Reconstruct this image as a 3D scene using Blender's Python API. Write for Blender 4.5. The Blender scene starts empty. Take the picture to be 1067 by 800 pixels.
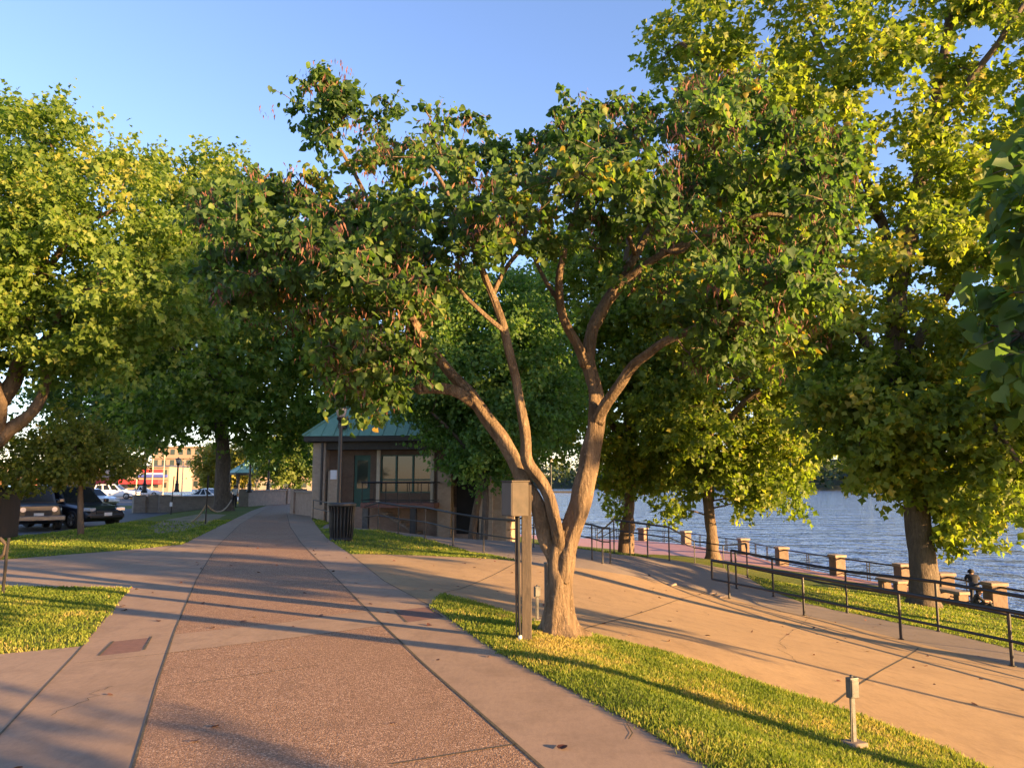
import bpy, bmesh, math, random
import numpy as np
from mathutils import Vector, Matrix, noise as mnoise
from mathutils.geometry import delaunay_2d_cdt

random.seed(7)
rng = np.random.default_rng(11)
scene = bpy.context.scene
COL = scene.collection
PI = math.pi

# ------------------------------------------------------------------ camera
F, CX, CY, HOR, EYE = 800.0, 533.5, 400.0, 503.0, 1.6
TH = math.atan((HOR - CY) / F)
CT, ST = math.cos(TH), math.sin(TH)

cam_d = bpy.data.cameras.new('camera')
cam_d.sensor_width = 36.0
cam_d.lens = 36.0 * F / 1067.0
cam_d.clip_start = 0.05
cam_d.clip_end = 6000
cam = bpy.data.objects.new('camera', cam_d)
COL.objects.link(cam)
cam.location = (0, 0, EYE)
cam.rotation_euler = (PI / 2 + TH, 0, 0)
scene.camera = cam

def ray(px, py):
    u, v = (px - CX) / F, (CY - py) / F
    return np.array([u, CT - v * ST, ST + v * CT])

def P(px, py, z=0.0):
    d = ray(px, py)
    t = (z - EYE) / d[2]
    return (d[0] * t, d[1] * t, z)

def at(px, py, Y):
    d = ray(px, py)
    t = Y / d[1]
    return (d[0] * t, Y, EYE + d[2] * t)

# ------------------------------------------------------------------ terrain
PATH_R = [(5.3, -6.6)] + [P(x, y)[:2] for x, y in ((740, 800), (650, 748), (520, 680), (450, 632), (400, 605), (365, 577), (340, 560), (330, 548), (322, 535), (310, 521))] + [(-45, 150)]
RIVER = [(24, -60), (22.3, -15), (20.5, 0), (19.3, 10), (18.4, 20), P(1038, 636, -3)[:2], P(985, 623, -3)[:2], P(942, 611, -3)[:2], P(873, 599, -3)[:2],
         P(815, 588.5, -3)[:2], P(775, 577, -3)[:2], P(715, 567, -3)[:2], P(670, 563, -3)[:2], (5.5, 66), (-5, 76), (-25, 95), (-60, 130), (-160, 240), (-420, 480)]
ctrl = []
def C(px, py, z): ctrl.append(P(px, py, z))
for x, y in PATH_R[:-1]: ctrl.append((x, y, 0.0))
for x, y in ((-30, 100), (-45, 150), (-18, 66), (1.7, 2), (3.0, 0)): ctrl.append((x, y, 0.0))
for px, py, z in ((540, 584, -.25), (555, 588, -.3), (600, 591, -.45), (660, 600, -.85), (720, 612, -1.2), (760, 623, -1.45), (838, 641, -1.5),
                  (939, 666, -1.52), (1055, 694, -1.51), (1120, 712, -1.5), (1300, 762, -1.5),
                  (674, 580, -.75), (723, 586, -.95), (779, 603, -1.35), (768, 613, -1.42), (976, 657, -1.6), (1067, 679, -1.6),
                  (503, 576, -.35), (626, 588, -.6), (443, 560, -.1), (394, 551, -0.02),
                  (430, 560, -.2), (480, 562, -.45), (545, 566, -.55),
                  (890, 776, -.42), (582, 656, -.06), (700, 690, -.2), (1000, 800, -.55),
                  (962, 629, -2.75), (830, 612, -2.2), (1067, 660, -2.3),
                  (743, 584, -2.3), (652, 577, -2.3)):
    C(px, py, z)
for x, y in RIVER[1:]: ctrl.append((x, y, -3.0))
for px, py in ((950, 617), (870, 603), (800, 592), (690, 578), (640, 570)): C(px, py, -3.0)
for x, y, z in ((11, 5, -1.55), (12, -6, -1.6), (8, -6, -1.0), (16.5, 5, -3), (18, -10, -3), (4.5, 33, -2.9), (1.5, 34, -2.0), (-3, 33, -.9), (-2.5, 47, -2.0), (-8, 47, -0.5), (1, 47, -2.6), (5, 45, -3), (-12, 70, -1.5)):
    ctrl.append((x, y, z))
CP = np.array(ctrl)
def _tps_k(d2): return np.where(d2 > 1e-12, .5 * d2 * np.log(np.maximum(d2, 1e-12)), 0.0)
def _tps_fit(c):
    n = len(c); xy = c[:, :2] / 20.0
    d2 = ((xy[:, None] - xy[None]) ** 2).sum(-1)
    K = _tps_k(d2) + np.eye(n) * 2e-3
    Pm = np.c_[np.ones(n), xy]
    A = np.block([[K, Pm], [Pm.T, np.zeros((3, 3))]])
    return np.linalg.solve(A, np.r_[c[:, 2], 0, 0, 0])
TW = _tps_fit(CP)
def _tps(x, y):
    q = np.c_[x, y] / 20.0
    d2 = ((q[:, None] - CP[None, :, :2] / 20.0) ** 2).sum(-1)
    return _tps_k(d2) @ TW[:-3] + TW[-3] + q @ TW[-2:]
def sdist(x, y, line):
    """signed distance to a polyline, positive on its right"""
    x, y = np.atleast_1d(x).astype(float), np.atleast_1d(y).astype(float)
    best = np.full(x.shape, 1e18); sg = np.zeros(x.shape)
    for (ax, ay), (bx, by) in zip(line[:-1], line[1:]):
        dx, dy = bx - ax, by - ay; L2 = dx * dx + dy * dy
        t = np.clip(((x - ax) * dx + (y - ay) * dy) / L2, 0, 1)
        ex, ey = x - ax - t * dx, y - ay - t * dy
        d = ex * ex + ey * ey; m = d < best
        best = np.where(m, d, best); sg = np.where(m, np.sign((x - ax) * dy - (y - ay) * dx), sg)
    return np.sqrt(best) * sg
def sstep(a, b, v):
    t = np.clip((v - a) / (b - a), 0, 1); return t * t * (3 - 2 * t)
def H(x, y):
    x, y = np.atleast_1d(np.asarray(x, float)), np.atleast_1d(np.asarray(y, float))
    out = np.zeros(x.shape)
    for i in range(0, len(x), 20000):
        xs, ys = x[i:i + 20000], y[i:i + 20000]
        s = sdist(xs, ys, PATH_R)
        z = np.clip(_tps(xs, ys), -3.0, 0.05) * sstep(0.0, 1.2, s)
        z = z - .3 * sstep(0, 3, -(xs + 14.5 + .2 * (ys - 28))) * sstep(14, 20, ys)
        out[i:i + 20000] = z
    return out
def h1(x, y): return float(H([x], [y])[0])
def G(px, py):
    """where the sight line through a photo pixel meets the ground"""
    d = ray(px, py)
    t = np.concatenate([np.linspace(1, 40, 400), np.linspace(40.2, 400, 700)])
    g = EYE + d[2] * t - H(d[0] * t, d[1] * t)
    k = np.argmax(g <= 0)
    if g[k] > 0: k = len(t) - 1
    a, b = t[max(k - 1, 0)], t[k]
    ga, gb = g[max(k - 1, 0)], g[k]
    tt = a + (b - a) * ga / (ga - gb) if ga != gb else b
    x, y = d[0] * tt, d[1] * tt
    return (x, y, h1(x, y))

# ------------------------------------------------------------------ materials
def new_mat(name):
    m = bpy.data.materials.new(name); m.use_nodes = True
    nt = m.node_tree; nt.nodes.clear()
    out = nt.nodes.new('ShaderNodeOutputMaterial')
    return m, nt, out
def mixc(nt, fac, a, b, blend='MIX'):
    n = nt.nodes.new('ShaderNodeMix'); n.data_type = 'RGBA'; n.blend_type = blend
    for sock, v in ((n.inputs[0], fac), (n.inputs[6], a), (n.inputs[7], b)):
        if hasattr(v, 'is_linked'): nt.links.new(v, sock)
        elif isinstance(v, (int, float)): sock.default_value = v
        else: sock.default_value = (*v, 1)
    return n.outputs[2]
def noise(nt, scale, detail=4, rough=.55, vec=None, stretch=None):
    if vec is None:
        vec = nt.nodes.new('ShaderNodeTexCoord').outputs['Object']
    if stretch:
        mp = nt.nodes.new('ShaderNodeMapping'); mp.inputs['Scale'].default_value = stretch
        nt.links.new(vec, mp.inputs[0]); vec = mp.outputs[0]
    n = nt.nodes.new('ShaderNodeTexNoise'); n.inputs['Scale'].default_value = scale
    n.inputs['Detail'].default_value = detail; n.inputs['Roughness'].default_value = rough
    nt.links.new(vec, n.inputs['Vector'])
    return n.outputs['Fac']
def ramp(nt, fac, stops):
    r = nt.nodes.new('ShaderNodeValToRGB'); e = r.color_ramp.elements
    while len(e) < len(stops): e.new(.5)
    for el, (p, c) in zip(e, stops):
        el.position = p; el.color = (*c, 1) if not isinstance(c, (int, float)) else (c, c, c, 1)
    nt.links.new(fac, r.inputs[0]); return r.outputs[0]
def bumpn(nt, h, strength, dist):
    b = nt.nodes.new('ShaderNodeBump'); b.inputs['Strength'].default_value = strength; b.inputs['Distance'].default_value = dist
    nt.links.new(h, b.inputs['Height']); return b.outputs[0]
def bsdf(nt, out, color, rough=.7, metal=0.0, normal=None, spec=.5):
    p = nt.nodes.new('ShaderNodeBsdfPrincipled')
    if hasattr(color, 'is_linked'): nt.links.new(color, p.inputs['Base Color'])
    else: p.inputs['Base Color'].default_value = (*color, 1)
    if hasattr(rough, 'is_linked'): nt.links.new(rough, p.inputs['Roughness'])
    else: p.inputs['Roughness'].default_value = rough
    p.inputs['Metallic'].default_value = metal
    p.inputs['Specular IOR Level'].default_value = spec
    if normal is not None: nt.links.new(normal, p.inputs['Normal'])
    nt.links.new(p.outputs[0], out.inputs[0]); return p
def simple(name, c1, c2=None, scale=6, rough=.7, metal=0.0, bump=0.0, bscale=40, spec=.5, bdist=.01, stretch=None):
    m, nt, out = new_mat(name)
    c2 = c2 or tuple(v * .75 for v in c1)
    col = mixc(nt, ramp(nt, noise(nt, scale, 6, stretch=stretch), ((.35, 0.0), (.68, 1.0))), c1, c2)
    nrm = bumpn(nt, noise(nt, bscale, 5), bump, bdist) if bump else None
    bsdf(nt, out, col, rough, metal, nrm, spec); return m

def concrete(name, c1, c2, c3):
    m, nt, out = new_mat(name)
    col = mixc(nt, ramp(nt, noise(nt, .55, 5), ((.35, 0.0), (.7, 1.0))), c1, c2)
    col = mixc(nt, ramp(nt, noise(nt, 2.3, 8, .7), ((.46, 0.0), (.7, .85))), col, c3)
    col = mixc(nt, ramp(nt, noise(nt, 90, 4, .7), ((.35, .0), (.75, .35))), col, tuple(v * .6 for v in c2))
    col = mixc(nt, ramp(nt, noise(nt, 7, 3, .5, stretch=(1, .25, 1)), ((.58, .0), (.72, .3))), col, tuple(v * .5 for v in c2))
    col = mixc(nt, ramp(nt, noise(nt, 26, 6, .75, stretch=(1, .4, 1)), ((.42, .0), (.7, .4))), col, tuple(v * .62 for v in c2))
    bsdf(nt, out, col, .85, 0, bumpn(nt, noise(nt, 140, 5, .7), .35, .004), .25); return m

M = {}
M['slab'] = concrete('slab_concrete', (.395, .27, .145), (.325, .22, .12), (.26, .175, .097))
M['edging'] = concrete('edging_concrete', (.38, .268, .185), (.305, .212, .148), (.235, .165, .115))
M['walk'] = concrete('walkway_concrete', (.27, .215, .165), (.22, .175, .14), (.19, .155, .125))
M['crossing'] = concrete('crossing_concrete', (.375, .268, .188), (.3, .215, .152), (.245, .175, .125))
def aggregate():
    m, nt, out = new_mat('exposed_aggregate')
    tc = nt.nodes.new('ShaderNodeTexCoord').outputs['Object']
    v = nt.nodes.new('ShaderNodeTexVoronoi'); v.inputs['Scale'].default_value = 95
    nt.links.new(tc, v.inputs['Vector'])
    hsv = nt.nodes.new('ShaderNodeSeparateColor'); nt.links.new(v.outputs['Color'], hsv.inputs[0])
    peb = ramp(nt, hsv.outputs[0], ((0, (.115, .066, .038)), (.35, (.26, .152, .09)), (.7, (.38, .23, .14)), (.93, (.51, .34, .225)), (1, (.66, .48, .34))))
    gap = ramp(nt, v.outputs['Distance'], ((.45, 0.0), (.8, .75)))
    col = mixc(nt, gap, peb, (.16, .09, .055))
    col = mixc(nt, ramp(nt, noise(nt, .7, 6, .6), ((.35, 0.0), (.72, .6))), col, (.23, .135, .08))
    col = mixc(nt, ramp(nt, noise(nt, 2.1, 7, .7), ((.55, 0.0), (.7, .5))), col, (.13, .08, .05))
    inv = nt.nodes.new('ShaderNodeMath'); inv.operation = 'SUBTRACT'; inv.inputs[0].default_value = 1
    nt.links.new(v.outputs['Distance'], inv.inputs[1])
    bsdf(nt, out, col, .8, 0, bumpn(nt, inv.outputs[0], .55, .006), .35); return m
M['aggregate'] = aggregate()
M['joint'] = simple('joint_soil', (.05, .04, .03), (.09, .075, .04), 20, .95)
M['red_brick'] = simple('inlay_brick', (.19, .095, .07), (.14, .07, .055), 14, .85, 0, .3, 60)
def pavers():
    m, nt, out = new_mat('promenade_pavers')
    tc = nt.nodes.new('ShaderNodeTexCoord').outputs['Object']
    b = nt.nodes.new('ShaderNodeTexBrick'); b.inputs['Scale'].default_value = 2.5
    b.inputs['Color1'].default_value = (.40, .20, .19, 1); b.inputs['Color2'].default_value = (.34, .17, .165, 1); b.inputs['Mortar'].default_value = (.30, .22, .20, 1)
    b.inputs['Mortar Size'].default_value = .012
    nt.links.new(tc, b.inputs['Vector'])
    col = mixc(nt, ramp(nt, noise(nt, .3, 4), ((.4, 0.0), (.7, .5))), b.outputs[0], (.42, .25, .24))
    bsdf(nt, out, col, .8, 0, None, .3); return m
M['pavers'] = pavers()
M['asphalt'] = simple('asphalt', (.085, .085, .095), (.06, .06, .066), .6, .9, 0, .3, 120)
def lawn_mat():
    m, nt, out = new_mat('lawn_turf')
    n1 = noise(nt, .9, 6, .65); n2 = noise(nt, 16, 5, .7)
    col = mixc(nt, ramp(nt, n1, ((.35, 0.0), (.7, 1.0))), (.11, .15, .026), (.19, .18, .045))
    col = mixc(nt, ramp(nt, n2, ((.42, 0.0), (.7, .8))), col, (.05, .075, .015))
    bsdf(nt, out, col, .95, 0, bumpn(nt, noise(nt, 60, 4, .8), .8, .03), .1); return m
M['lawn'] = lawn_mat()
M['mulch'] = simple('bare_soil', (.22, .15, .09), (.12, .12, .04), 1.2, .95, 0, .6, 30)
M['iron'] = simple('dark_painted_steel', (.011, .0095, .009), (.017, .013, .011), 9, .45, .0, .1, 60)
M['black'] = simple('black_enamel', (.012, .012, .013), (.02, .02, .02), 8, .4)
M['stone'] = simple('pillar_stone', (.21, .14, .094), (.14, .095, .065), 5, .85, 0, .5, 25, bdist=.02)
M['cap'] = simple('cap_stone', (.31, .235, .17), (.24, .18, .13), 7, .8, 0, .3, 30)
def brickmat(name, c1, c2, mortar, scale=4.5):
    m, nt, out = new_mat(name)
    geo = nt.nodes.new('ShaderNodeTexCoord').outputs['Object']
    sep = nt.nodes.new('ShaderNodeSeparateXYZ'); nt.links.new(geo, sep.inputs[0])
    ad = nt.nodes.new('ShaderNodeMath'); ad.operation = 'ADD'; nt.links.new(sep.outputs[0], ad.inputs[0]); nt.links.new(sep.outputs[1], ad.inputs[1])
    cmb = nt.nodes.new('ShaderNodeCombineXYZ'); nt.links.new(ad.outputs[0], cmb.inputs[0]); nt.links.new(sep.outputs[2], cmb.inputs[1])
    b = nt.nodes.new('ShaderNodeTexBrick'); b.inputs['Scale'].default_value = scale
    b.inputs['Color1'].default_value = (*c1, 1); b.inputs['Color2'].default_value = (*c2, 1); b.inputs['Mortar'].default_value = (*mortar, 1)
    b.inputs['Mortar Size'].default_value = .015
    nt.links.new(cmb.outputs[0], b.inputs['Vector'])
    col = mixc(nt, ramp(nt, noise(nt, 3, 6, .7), ((.45, 0.0), (.75, .5))), b.outputs[0], tuple(v * .6 for v in c2))
    bsdf(nt, out, col, .85, 0, None, .25); return m
M['brick'] = brickmat('tan_brick', (.40, .27, .19), (.33, .215, .15), (.36, .31, .26), 4.2)
M['grey_block'] = brickmat('grey_block', (.25, .215, .185), (.20, .175, .15), (.24, .21, .18), 2.2)
def patina():
    m, nt, out = new_mat('green_copper_roof')
    col = mixc(nt, ramp(nt, noise(nt, 1.5, 6, .6, stretch=(1, 1, .3)), ((.35, 0.0), (.7, 1.0))), (.20, .35, .235), (.15, .285, .19))
    col = mixc(nt, ramp(nt, noise(nt, 9, 4, .6), ((.5, 0.0), (.75, .4))), col, (.25, .41, .28))
    bsdf(nt, out, col, .5, .0, None, .5); return m
M['copper'] = patina()
M['dark_trim'] = simple('dark_trim', (.03, .027, .025), (.045, .04, .035), 5, .6)
M['green_frame'] = simple('green_window_frame', (.03, .10, .075), (.025, .08, .06), 5, .5)
M['cream_trim'] = simple('cream_trim', (.55, .46, .33), (.48, .4, .29), 5, .7)
def glassmat(name, col=(.03, .045, .04), rough=.05):
    m, nt, out = new_mat(name); bsdf(nt, out, col, rough, 0, None, .9); return m
M['glass'] = glassmat('window_glass')
M['dark_void'] = simple('dark_interior', (.015, .014, .013), (.02, .018, .017), 4, .9)
M['grey_metal'] = simple('weathered_grey_metal', (.13, .125, .12), (.08, .078, .075), 12, .5, .55, .15, 50)
M['tan_metal'] = simple('faded_tan_metal', (.06, .043, .031), (.035, .026, .019), 9, .75, .0, .1, 40)
M['post_wood'] = simple('weathered_post', (.085, .062, .044), (.045, .034, .025), 14, .8, 0, .4, 40, stretch=(6, 6, .5))
M['conduit'] = simple('black_conduit', (.02, .02, .022), (.03, .03, .033), 8, .75, spec=.2)
M['white_paint'] = simple('white_paint', (.75, .74, .72), (.66, .65, .63), 5, .55)
M['paper'] = simple('white_notice', (.78, .78, .8), (.7, .7, .72), 5, .8)
M['rope'] = simple('pale_rope', (.5, .38, .25), (.38, .28, .18), 30, .9)
M['brown_box'] = simple('dark_brown_panel', (.075, .055, .045), (.055, .042, .036), 4, .6, stretch=(3, 3, .4))
M['rubber'] = simple('tyre_rubber', (.018, .018, .018), (.028, .028, .028), 20, .9)
M['rim'] = simple('wheel_alloy', (.35, .35, .36), (.25, .25, .26), 20, .3, .8)
def carpaint(name, c):
    m, nt, out = new_mat(name); p = bsdf(nt, out, c, .3, .0, None, .5)
    p.inputs['Coat Weight'].default_value = .6; p.inputs['Coat Roughness'].default_value = .06; return m
M['car_black'] = carpaint('navy_black_paint', (.012, .014, .024))
M['car_dark'] = carpaint('charcoal_paint', (.02, .02, .02))
M['car_white'] = carpaint('white_car_paint', (.72, .72, .72))
M['chrome'] = simple('bumper_silver', (.2, .19, .18), (.16, .155, .15), 6, .4, .6)
M['lamp_glass'] = None
m_, nt_, out_ = new_mat('frosted_lamp_glass')
p_ = bsdf(nt_, out_, (.62, .5, .40), .25, 0, None, .5); p_.inputs['Transmission Weight'].default_value = .35; M['lamp_glass'] = m_
M['lens'] = simple('headlight_lens', (.7, .7, .72), (.5, .5, .52), 30, .15, .2)

def leafmat(name, stops, trans=.5, gloss=.35, tcol=1.75, gain=1.22):
    stops = tuple((p_, tuple(v * gain for v in c_)) for p_, c_ in stops)
    m, nt, out = new_mat(name)
    a = nt.nodes.new('ShaderNodeAttribute'); a.attribute_name = 'tint'; a.attribute_type = 'GEOMETRY'
    col = ramp(nt, a.outputs['Fac'], stops)
    p = nt.nodes.new('ShaderNodeBsdfPrincipled'); nt.links.new(col, p.inputs['Base Color'])
    p.inputs['Roughness'].default_value = .55; p.inputs['Specular IOR Level'].default_value = gloss
    t = nt.nodes.new('ShaderNodeBsdfTranslucent')
    tc = mixc(nt, 1.0, col, (.98 * tcol, 1.06 * tcol, .42 * tcol), 'MULTIPLY'); nt.links.new(tc, t.inputs['Color'])
    mx = nt.nodes.new('ShaderNodeMixShader'); mx.inputs[0].default_value = trans
    nt.links.new(p.outputs[0], mx.inputs[1]); nt.links.new(t.outputs[0], mx.inputs[2])
    nt.links.new(mx.outputs[0], out.inputs[0]); return m
M['leaf_redbud'] = leafmat('redbud_leaf', ((0, (.036, .07, .026)), (.5, (.062, .112, .03)), (.85, (.115, .17, .036)), (.97, (.18, .20, .036)), (1, (.22, .15, .03))), .52, .3)
M['leaf_maple'] = leafmat('maple_leaf', ((0, (.06, .108, .02)), (.5, (.118, .18, .03)), (.85, (.19, .235, .045)), (1, (.27, .265, .06))), gain=1.08)
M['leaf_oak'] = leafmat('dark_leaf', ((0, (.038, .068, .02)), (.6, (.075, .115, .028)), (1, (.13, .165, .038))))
M['leaf_sycamore'] = leafmat('sycamore_leaf', ((0, (.068, .108, .018)), (.5, (.138, .185, .028)), (.9, (.215, .24, .04)), (1, (.30, .255, .045))), .52, gain=1.1)
M['leaf_locust'] = leafmat('locust_leaf', ((0, (.042, .085, .022)), (.6, (.075, .13, .03)), (1, (.125, .17, .04))), gain=1.6)
M['leaf_bank'] = leafmat('far_wood_leaf', ((0, (.02, .035, .014)), (.6, (.04, .06, .02)), (1, (.06, .08, .026))), .2)
M['leaf_yellow'] = leafmat('yellow_leaf', ((0, (.10, .12, .02)), (.5, (.16, .16, .028)), (1, (.25, .19, .035))))
M['pod'] = leafmat('dry_seed_pod', ((0, (.05, .022, .02)), (.5, (.10, .045, .035)), (1, (.2, .09, .06))), .2, .2, 1.0)
M['grass'] = leafmat('grass_blade', ((0, (.075, .12, .018)), (.45, (.15, .20, .03)), (.8, (.25, .265, .05)), (1, (.40, .31, .11))), .4, .2, 1.5, 1.0)
def bark(name, c1, c2, scale=5, stretch=(1, 1, .22)):
    m, nt, out = new_mat(name)
    n = noise(nt, scale, 8, .65, stretch=stretch)
    n2 = noise(nt, scale * 5, 5, .7, stretch=stretch)
    col = mixc(nt, ramp(nt, n, ((.35, 0.0), (.66, 1.0))), c1, c2)
    col = mixc(nt, ramp(nt, n2, ((.45, .0), (.65, .6))), col, tuple(v * .45 for v in c1))
    col = mixc(nt, ramp(nt, noise(nt, scale * 1.7, 5, .7), ((.56, .0), (.66, .55))), col, tuple(min(1, v * 1.45) for v in c1))
    mm = nt.nodes.new('ShaderNodeMath'); mm.operation = 'ADD'; nt.links.new(n, mm.inputs[0]); nt.links.new(n2, mm.inputs[1])
    bsdf(nt, out, col, .9, 0, bumpn(nt, mm.outputs[0], 1.0, .06), .15); return m
M['bark_redbud'] = bark('redbud_bark', (.30, .215, .14), (.115, .08, .052), 8, (1, 1, .22))
M['bark_dark'] = bark('grey_brown_bark', (.16, .125, .095), (.10, .08, .062), 4)
M['bark_tan'] = bark('tan_bark', (.20, .14, .094), (.125, .09, .064), 4)

# ------------------------------------------------------------------ objects and mesh helpers
def link(o, parent=None):
    COL.objects.link(o)
    if parent is not None: o.parent = parent
    return o
def tag(o, label=None, cat=None, group=None, kind=None):
    if label: o['label'] = label
    if cat: o['category'] = cat
    if group: o['group'] = group
    if kind: o['kind'] = kind
    return o
def thing(name, label, cat, loc=(0, 0, 0), rotz=0.0, group=None):
    o = bpy.data.objects.new(name, None); o.empty_display_size = .2
    o.location = loc; o.rotation_euler = (0, 0, rotz)
    link(o); return tag(o, label, cat, group)
def copy_tree(o, parent=None):
    c = o.copy(); COL.objects.link(c); c.parent = parent
    for ch in list(o.children): copy_tree(ch, c)
    return c

class MB:
    def __init__(s): s.v = []; s.f = []; s.mi = []; s.cur = 0
    def add(s, vs, fs):
        b = len(s.v); s.v.extend([tuple(p) for p in vs]); s.f.extend([tuple(i + b for i in f) for f in fs]); s.mi.extend([s.cur] * len(fs)); return s
    def box(s, c, d, rz=0.0, taper=1.0):
        hx, hy, hz = d[0] / 2, d[1] / 2, d[2] / 2; vs = []
        for k, (x, y, z) in enumerate([(-1, -1, -1), (1, -1, -1), (1, 1, -1), (-1, 1, -1), (-1, -1, 1), (1, -1, 1), (1, 1, 1), (-1, 1, 1)]):
            t = taper if z > 0 else 1.0
            a, b = x * hx * t, y * hy * t
            vs.append((c[0] + a * math.cos(rz) - b * math.sin(rz), c[1] + a * math.sin(rz) + b * math.cos(rz), c[2] + z * hz))
        return s.add(vs, [(0, 3, 2, 1), (4, 5, 6, 7), (0, 1, 5, 4), (1, 2, 6, 5), (2, 3, 7, 6), (3, 0, 4, 7)])
    def bar(s, p, q, r, n=8, r2=None): return s.tube([p, q], [r, r if r2 is None else r2], n)
    def tube(s, pts, rad, n=8, wob=None):
        pts = [np.array(p, float) for p in pts]
        if not hasattr(rad, '__len__'): rad = [rad] * len(pts)
        vs = []; up = None
        for i, p in enumerate(pts):
            t = pts[min(i + 1, len(pts) - 1)] - pts[max(i - 1, 0)]; t = t / (np.linalg.norm(t) + 1e-9)
            if up is None:
                a = np.array([1.0, 0, 0]) if abs(t[0]) < .8 else np.array([0, 1.0, 0])
            else: a = up
            u = a - t * a.dot(t); u /= np.linalg.norm(u) + 1e-9; up = u
            w = np.cross(t, u)
            for k in range(n):
                an = 2 * PI * k / n
                r = rad[i] * (1.0 if wob is None else wob(i, an, p))
                vs.append(p + (u * math.cos(an) + w * math.sin(an)) * r)
        fs = []
        for i in range(len(pts) - 1):
            for k in range(n):
                a, b = i * n + k, i * n + (k + 1) % n
                fs.append((a, b, b + n, a + n))
        fs.append(tuple(range(n - 1, -1, -1))); fs.append(tuple((len(pts) - 1) * n + k for k in range(n)))
        return s.add(vs, fs)
    def lathe(s, c, prof, n=16):
        vs = []
        for r, z in prof:
            for k in range(n):
                an = 2 * PI * k / n; vs.append((c[0] + r * math.cos(an), c[1] + r * math.sin(an), c[2] + z))
        fs = [(i * n + k, i * n + (k + 1) % n, (i + 1) * n + (k + 1) % n, (i + 1) * n + k) for i in range(len(prof) - 1) for k in range(n)]
        fs.append(tuple(range(n - 1, -1, -1))); fs.append(tuple((len(prof) - 1) * n + k for k in range(n)))
        return s.add(vs, fs)
    def prism(s, poly, z0, z1):
        n = len(poly); vs = [(x, y, z0) for x, y in poly] + [(x, y, z1) for x, y in poly]
        return s.add(vs, [tuple(range(n - 1, -1, -1)), tuple(range(n, 2 * n))] + [(i, (i + 1) % n, (i + 1) % n + n, i + n) for i in range(n)])
    def build(s, name, mat, parent=None, smooth=False, bevel=0.0, loc=None):
        me = bpy.data.meshes.new(name); me.from_pydata(s.v, [], s.f); 
        for m in (mat if isinstance(mat, list) else [mat]): me.materials.append(m)
        if any(s.mi): me.polygons.foreach_set('material_index', s.mi)
        bm = bmesh.new(); bm.from_mesh(me); bmesh.ops.recalc_face_normals(bm, faces=bm.faces); bm.to_mesh(me); bm.free()
        if smooth: me.polygons.foreach_set('use_smooth', [True] * len(me.polygons))
        o = bpy.data.objects.new(name, me); link(o, parent)
        if loc: o.location = loc
        if bevel:
            b = o.modifiers.new('bevel', 'BEVEL'); b.width = bevel; b.segments = 2; b.limit_method = 'ANGLE'
        return o

def np_mesh(name, V, loops, counts, mat, parent=None, tint=None, smooth=False):
    me = bpy.data.meshes.new(name)
    me.vertices.add(len(V)); me.vertices.foreach_set('co', np.ascontiguousarray(V, np.float32).ravel())
    me.loops.add(len(loops)); me.loops.foreach_set('vertex_index', np.ascontiguousarray(loops, np.int32))
    me.polygons.add(len(counts))
    me.polygons.foreach_set('loop_start', np.r_[0, np.cumsum(counts)[:-1]].astype(np.int32))
    me.polygons.foreach_set('loop_total', np.asarray(counts, np.int32))
    if tint is not None:
        at_ = me.attributes.new('tint', 'FLOAT', 'FACE'); at_.data.foreach_set('value', np.ascontiguousarray(tint, np.float32))
    me.materials.append(mat); me.update(calc_edges=True)
    if smooth: me.polygons.foreach_set('use_smooth', [True] * len(me.polygons))
    o = bpy.data.objects.new(name, me); return link(o, parent)

def unit(a): return a / (np.linalg.norm(a, axis=-1, keepdims=True) + 1e-9)

def leaves(name, pos, tip, nrm, size, tint, mat, parent, shape='heart'):
    """pos: stalk point of each leaf, tip: direction of its length, nrm: facing, size: length"""
    tip = unit(tip); side = unit(np.cross(nrm, tip)); nrm = np.cross(tip, side)
    S = size[:, None]
    if shape == 'heart':
        uv = [(0, 0, 0), (-.07, .2, .03), (.06, .44, .09), (.36, .48, .10), (.68, .28, .03), (1, 0, -.13), (.68, -.28, .03), (.36, -.48, .10), (.06, -.44, .09), (-.07, -.2, .03)]
        fs = [(0, 1, 2, 3), (0, 3, 4, 5), (0, 5, 6, 7), (0, 7, 8, 9)]
    elif shape == 'lobed':
        uv = [(0, 0, 0), (.45, .52, .09), (.62, .2, .02), (1, 0, -.08), (.62, -.2, .02), (.45, -.52, .09)]
        fs = [(0, 1, 2, 3), (0, 3, 4, 5)]
    elif shape == 'kite':
        uv = [(0, 0, 0), (.45, .42, .06), (1, 0, -.05), (.45, -.42, .06)]
        fs = [(0, 1, 2, 3)]
    elif shape == 'pod':
        uv = [(0, 0, 0), (.3, .1, .0), (1, 0, .0), (.3, -.1, 0)]
        fs = [(0, 1, 2, 3)]
    n, k = len(pos), len(uv)
    V = np.empty((n, k, 3))
    for j, (a, b, c) in enumerate(uv): V[:, j] = pos + (tip * a + side * b + nrm * c) * S
    base = (np.arange(n) * k)[:, None, None]
    L = (base + np.array(fs)[None]).reshape(-1)
    return np_mesh(name, V.reshape(-1, 3), L, np.full(n * len(fs), 4), mat, parent, np.repeat(tint, len(fs)))

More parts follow.
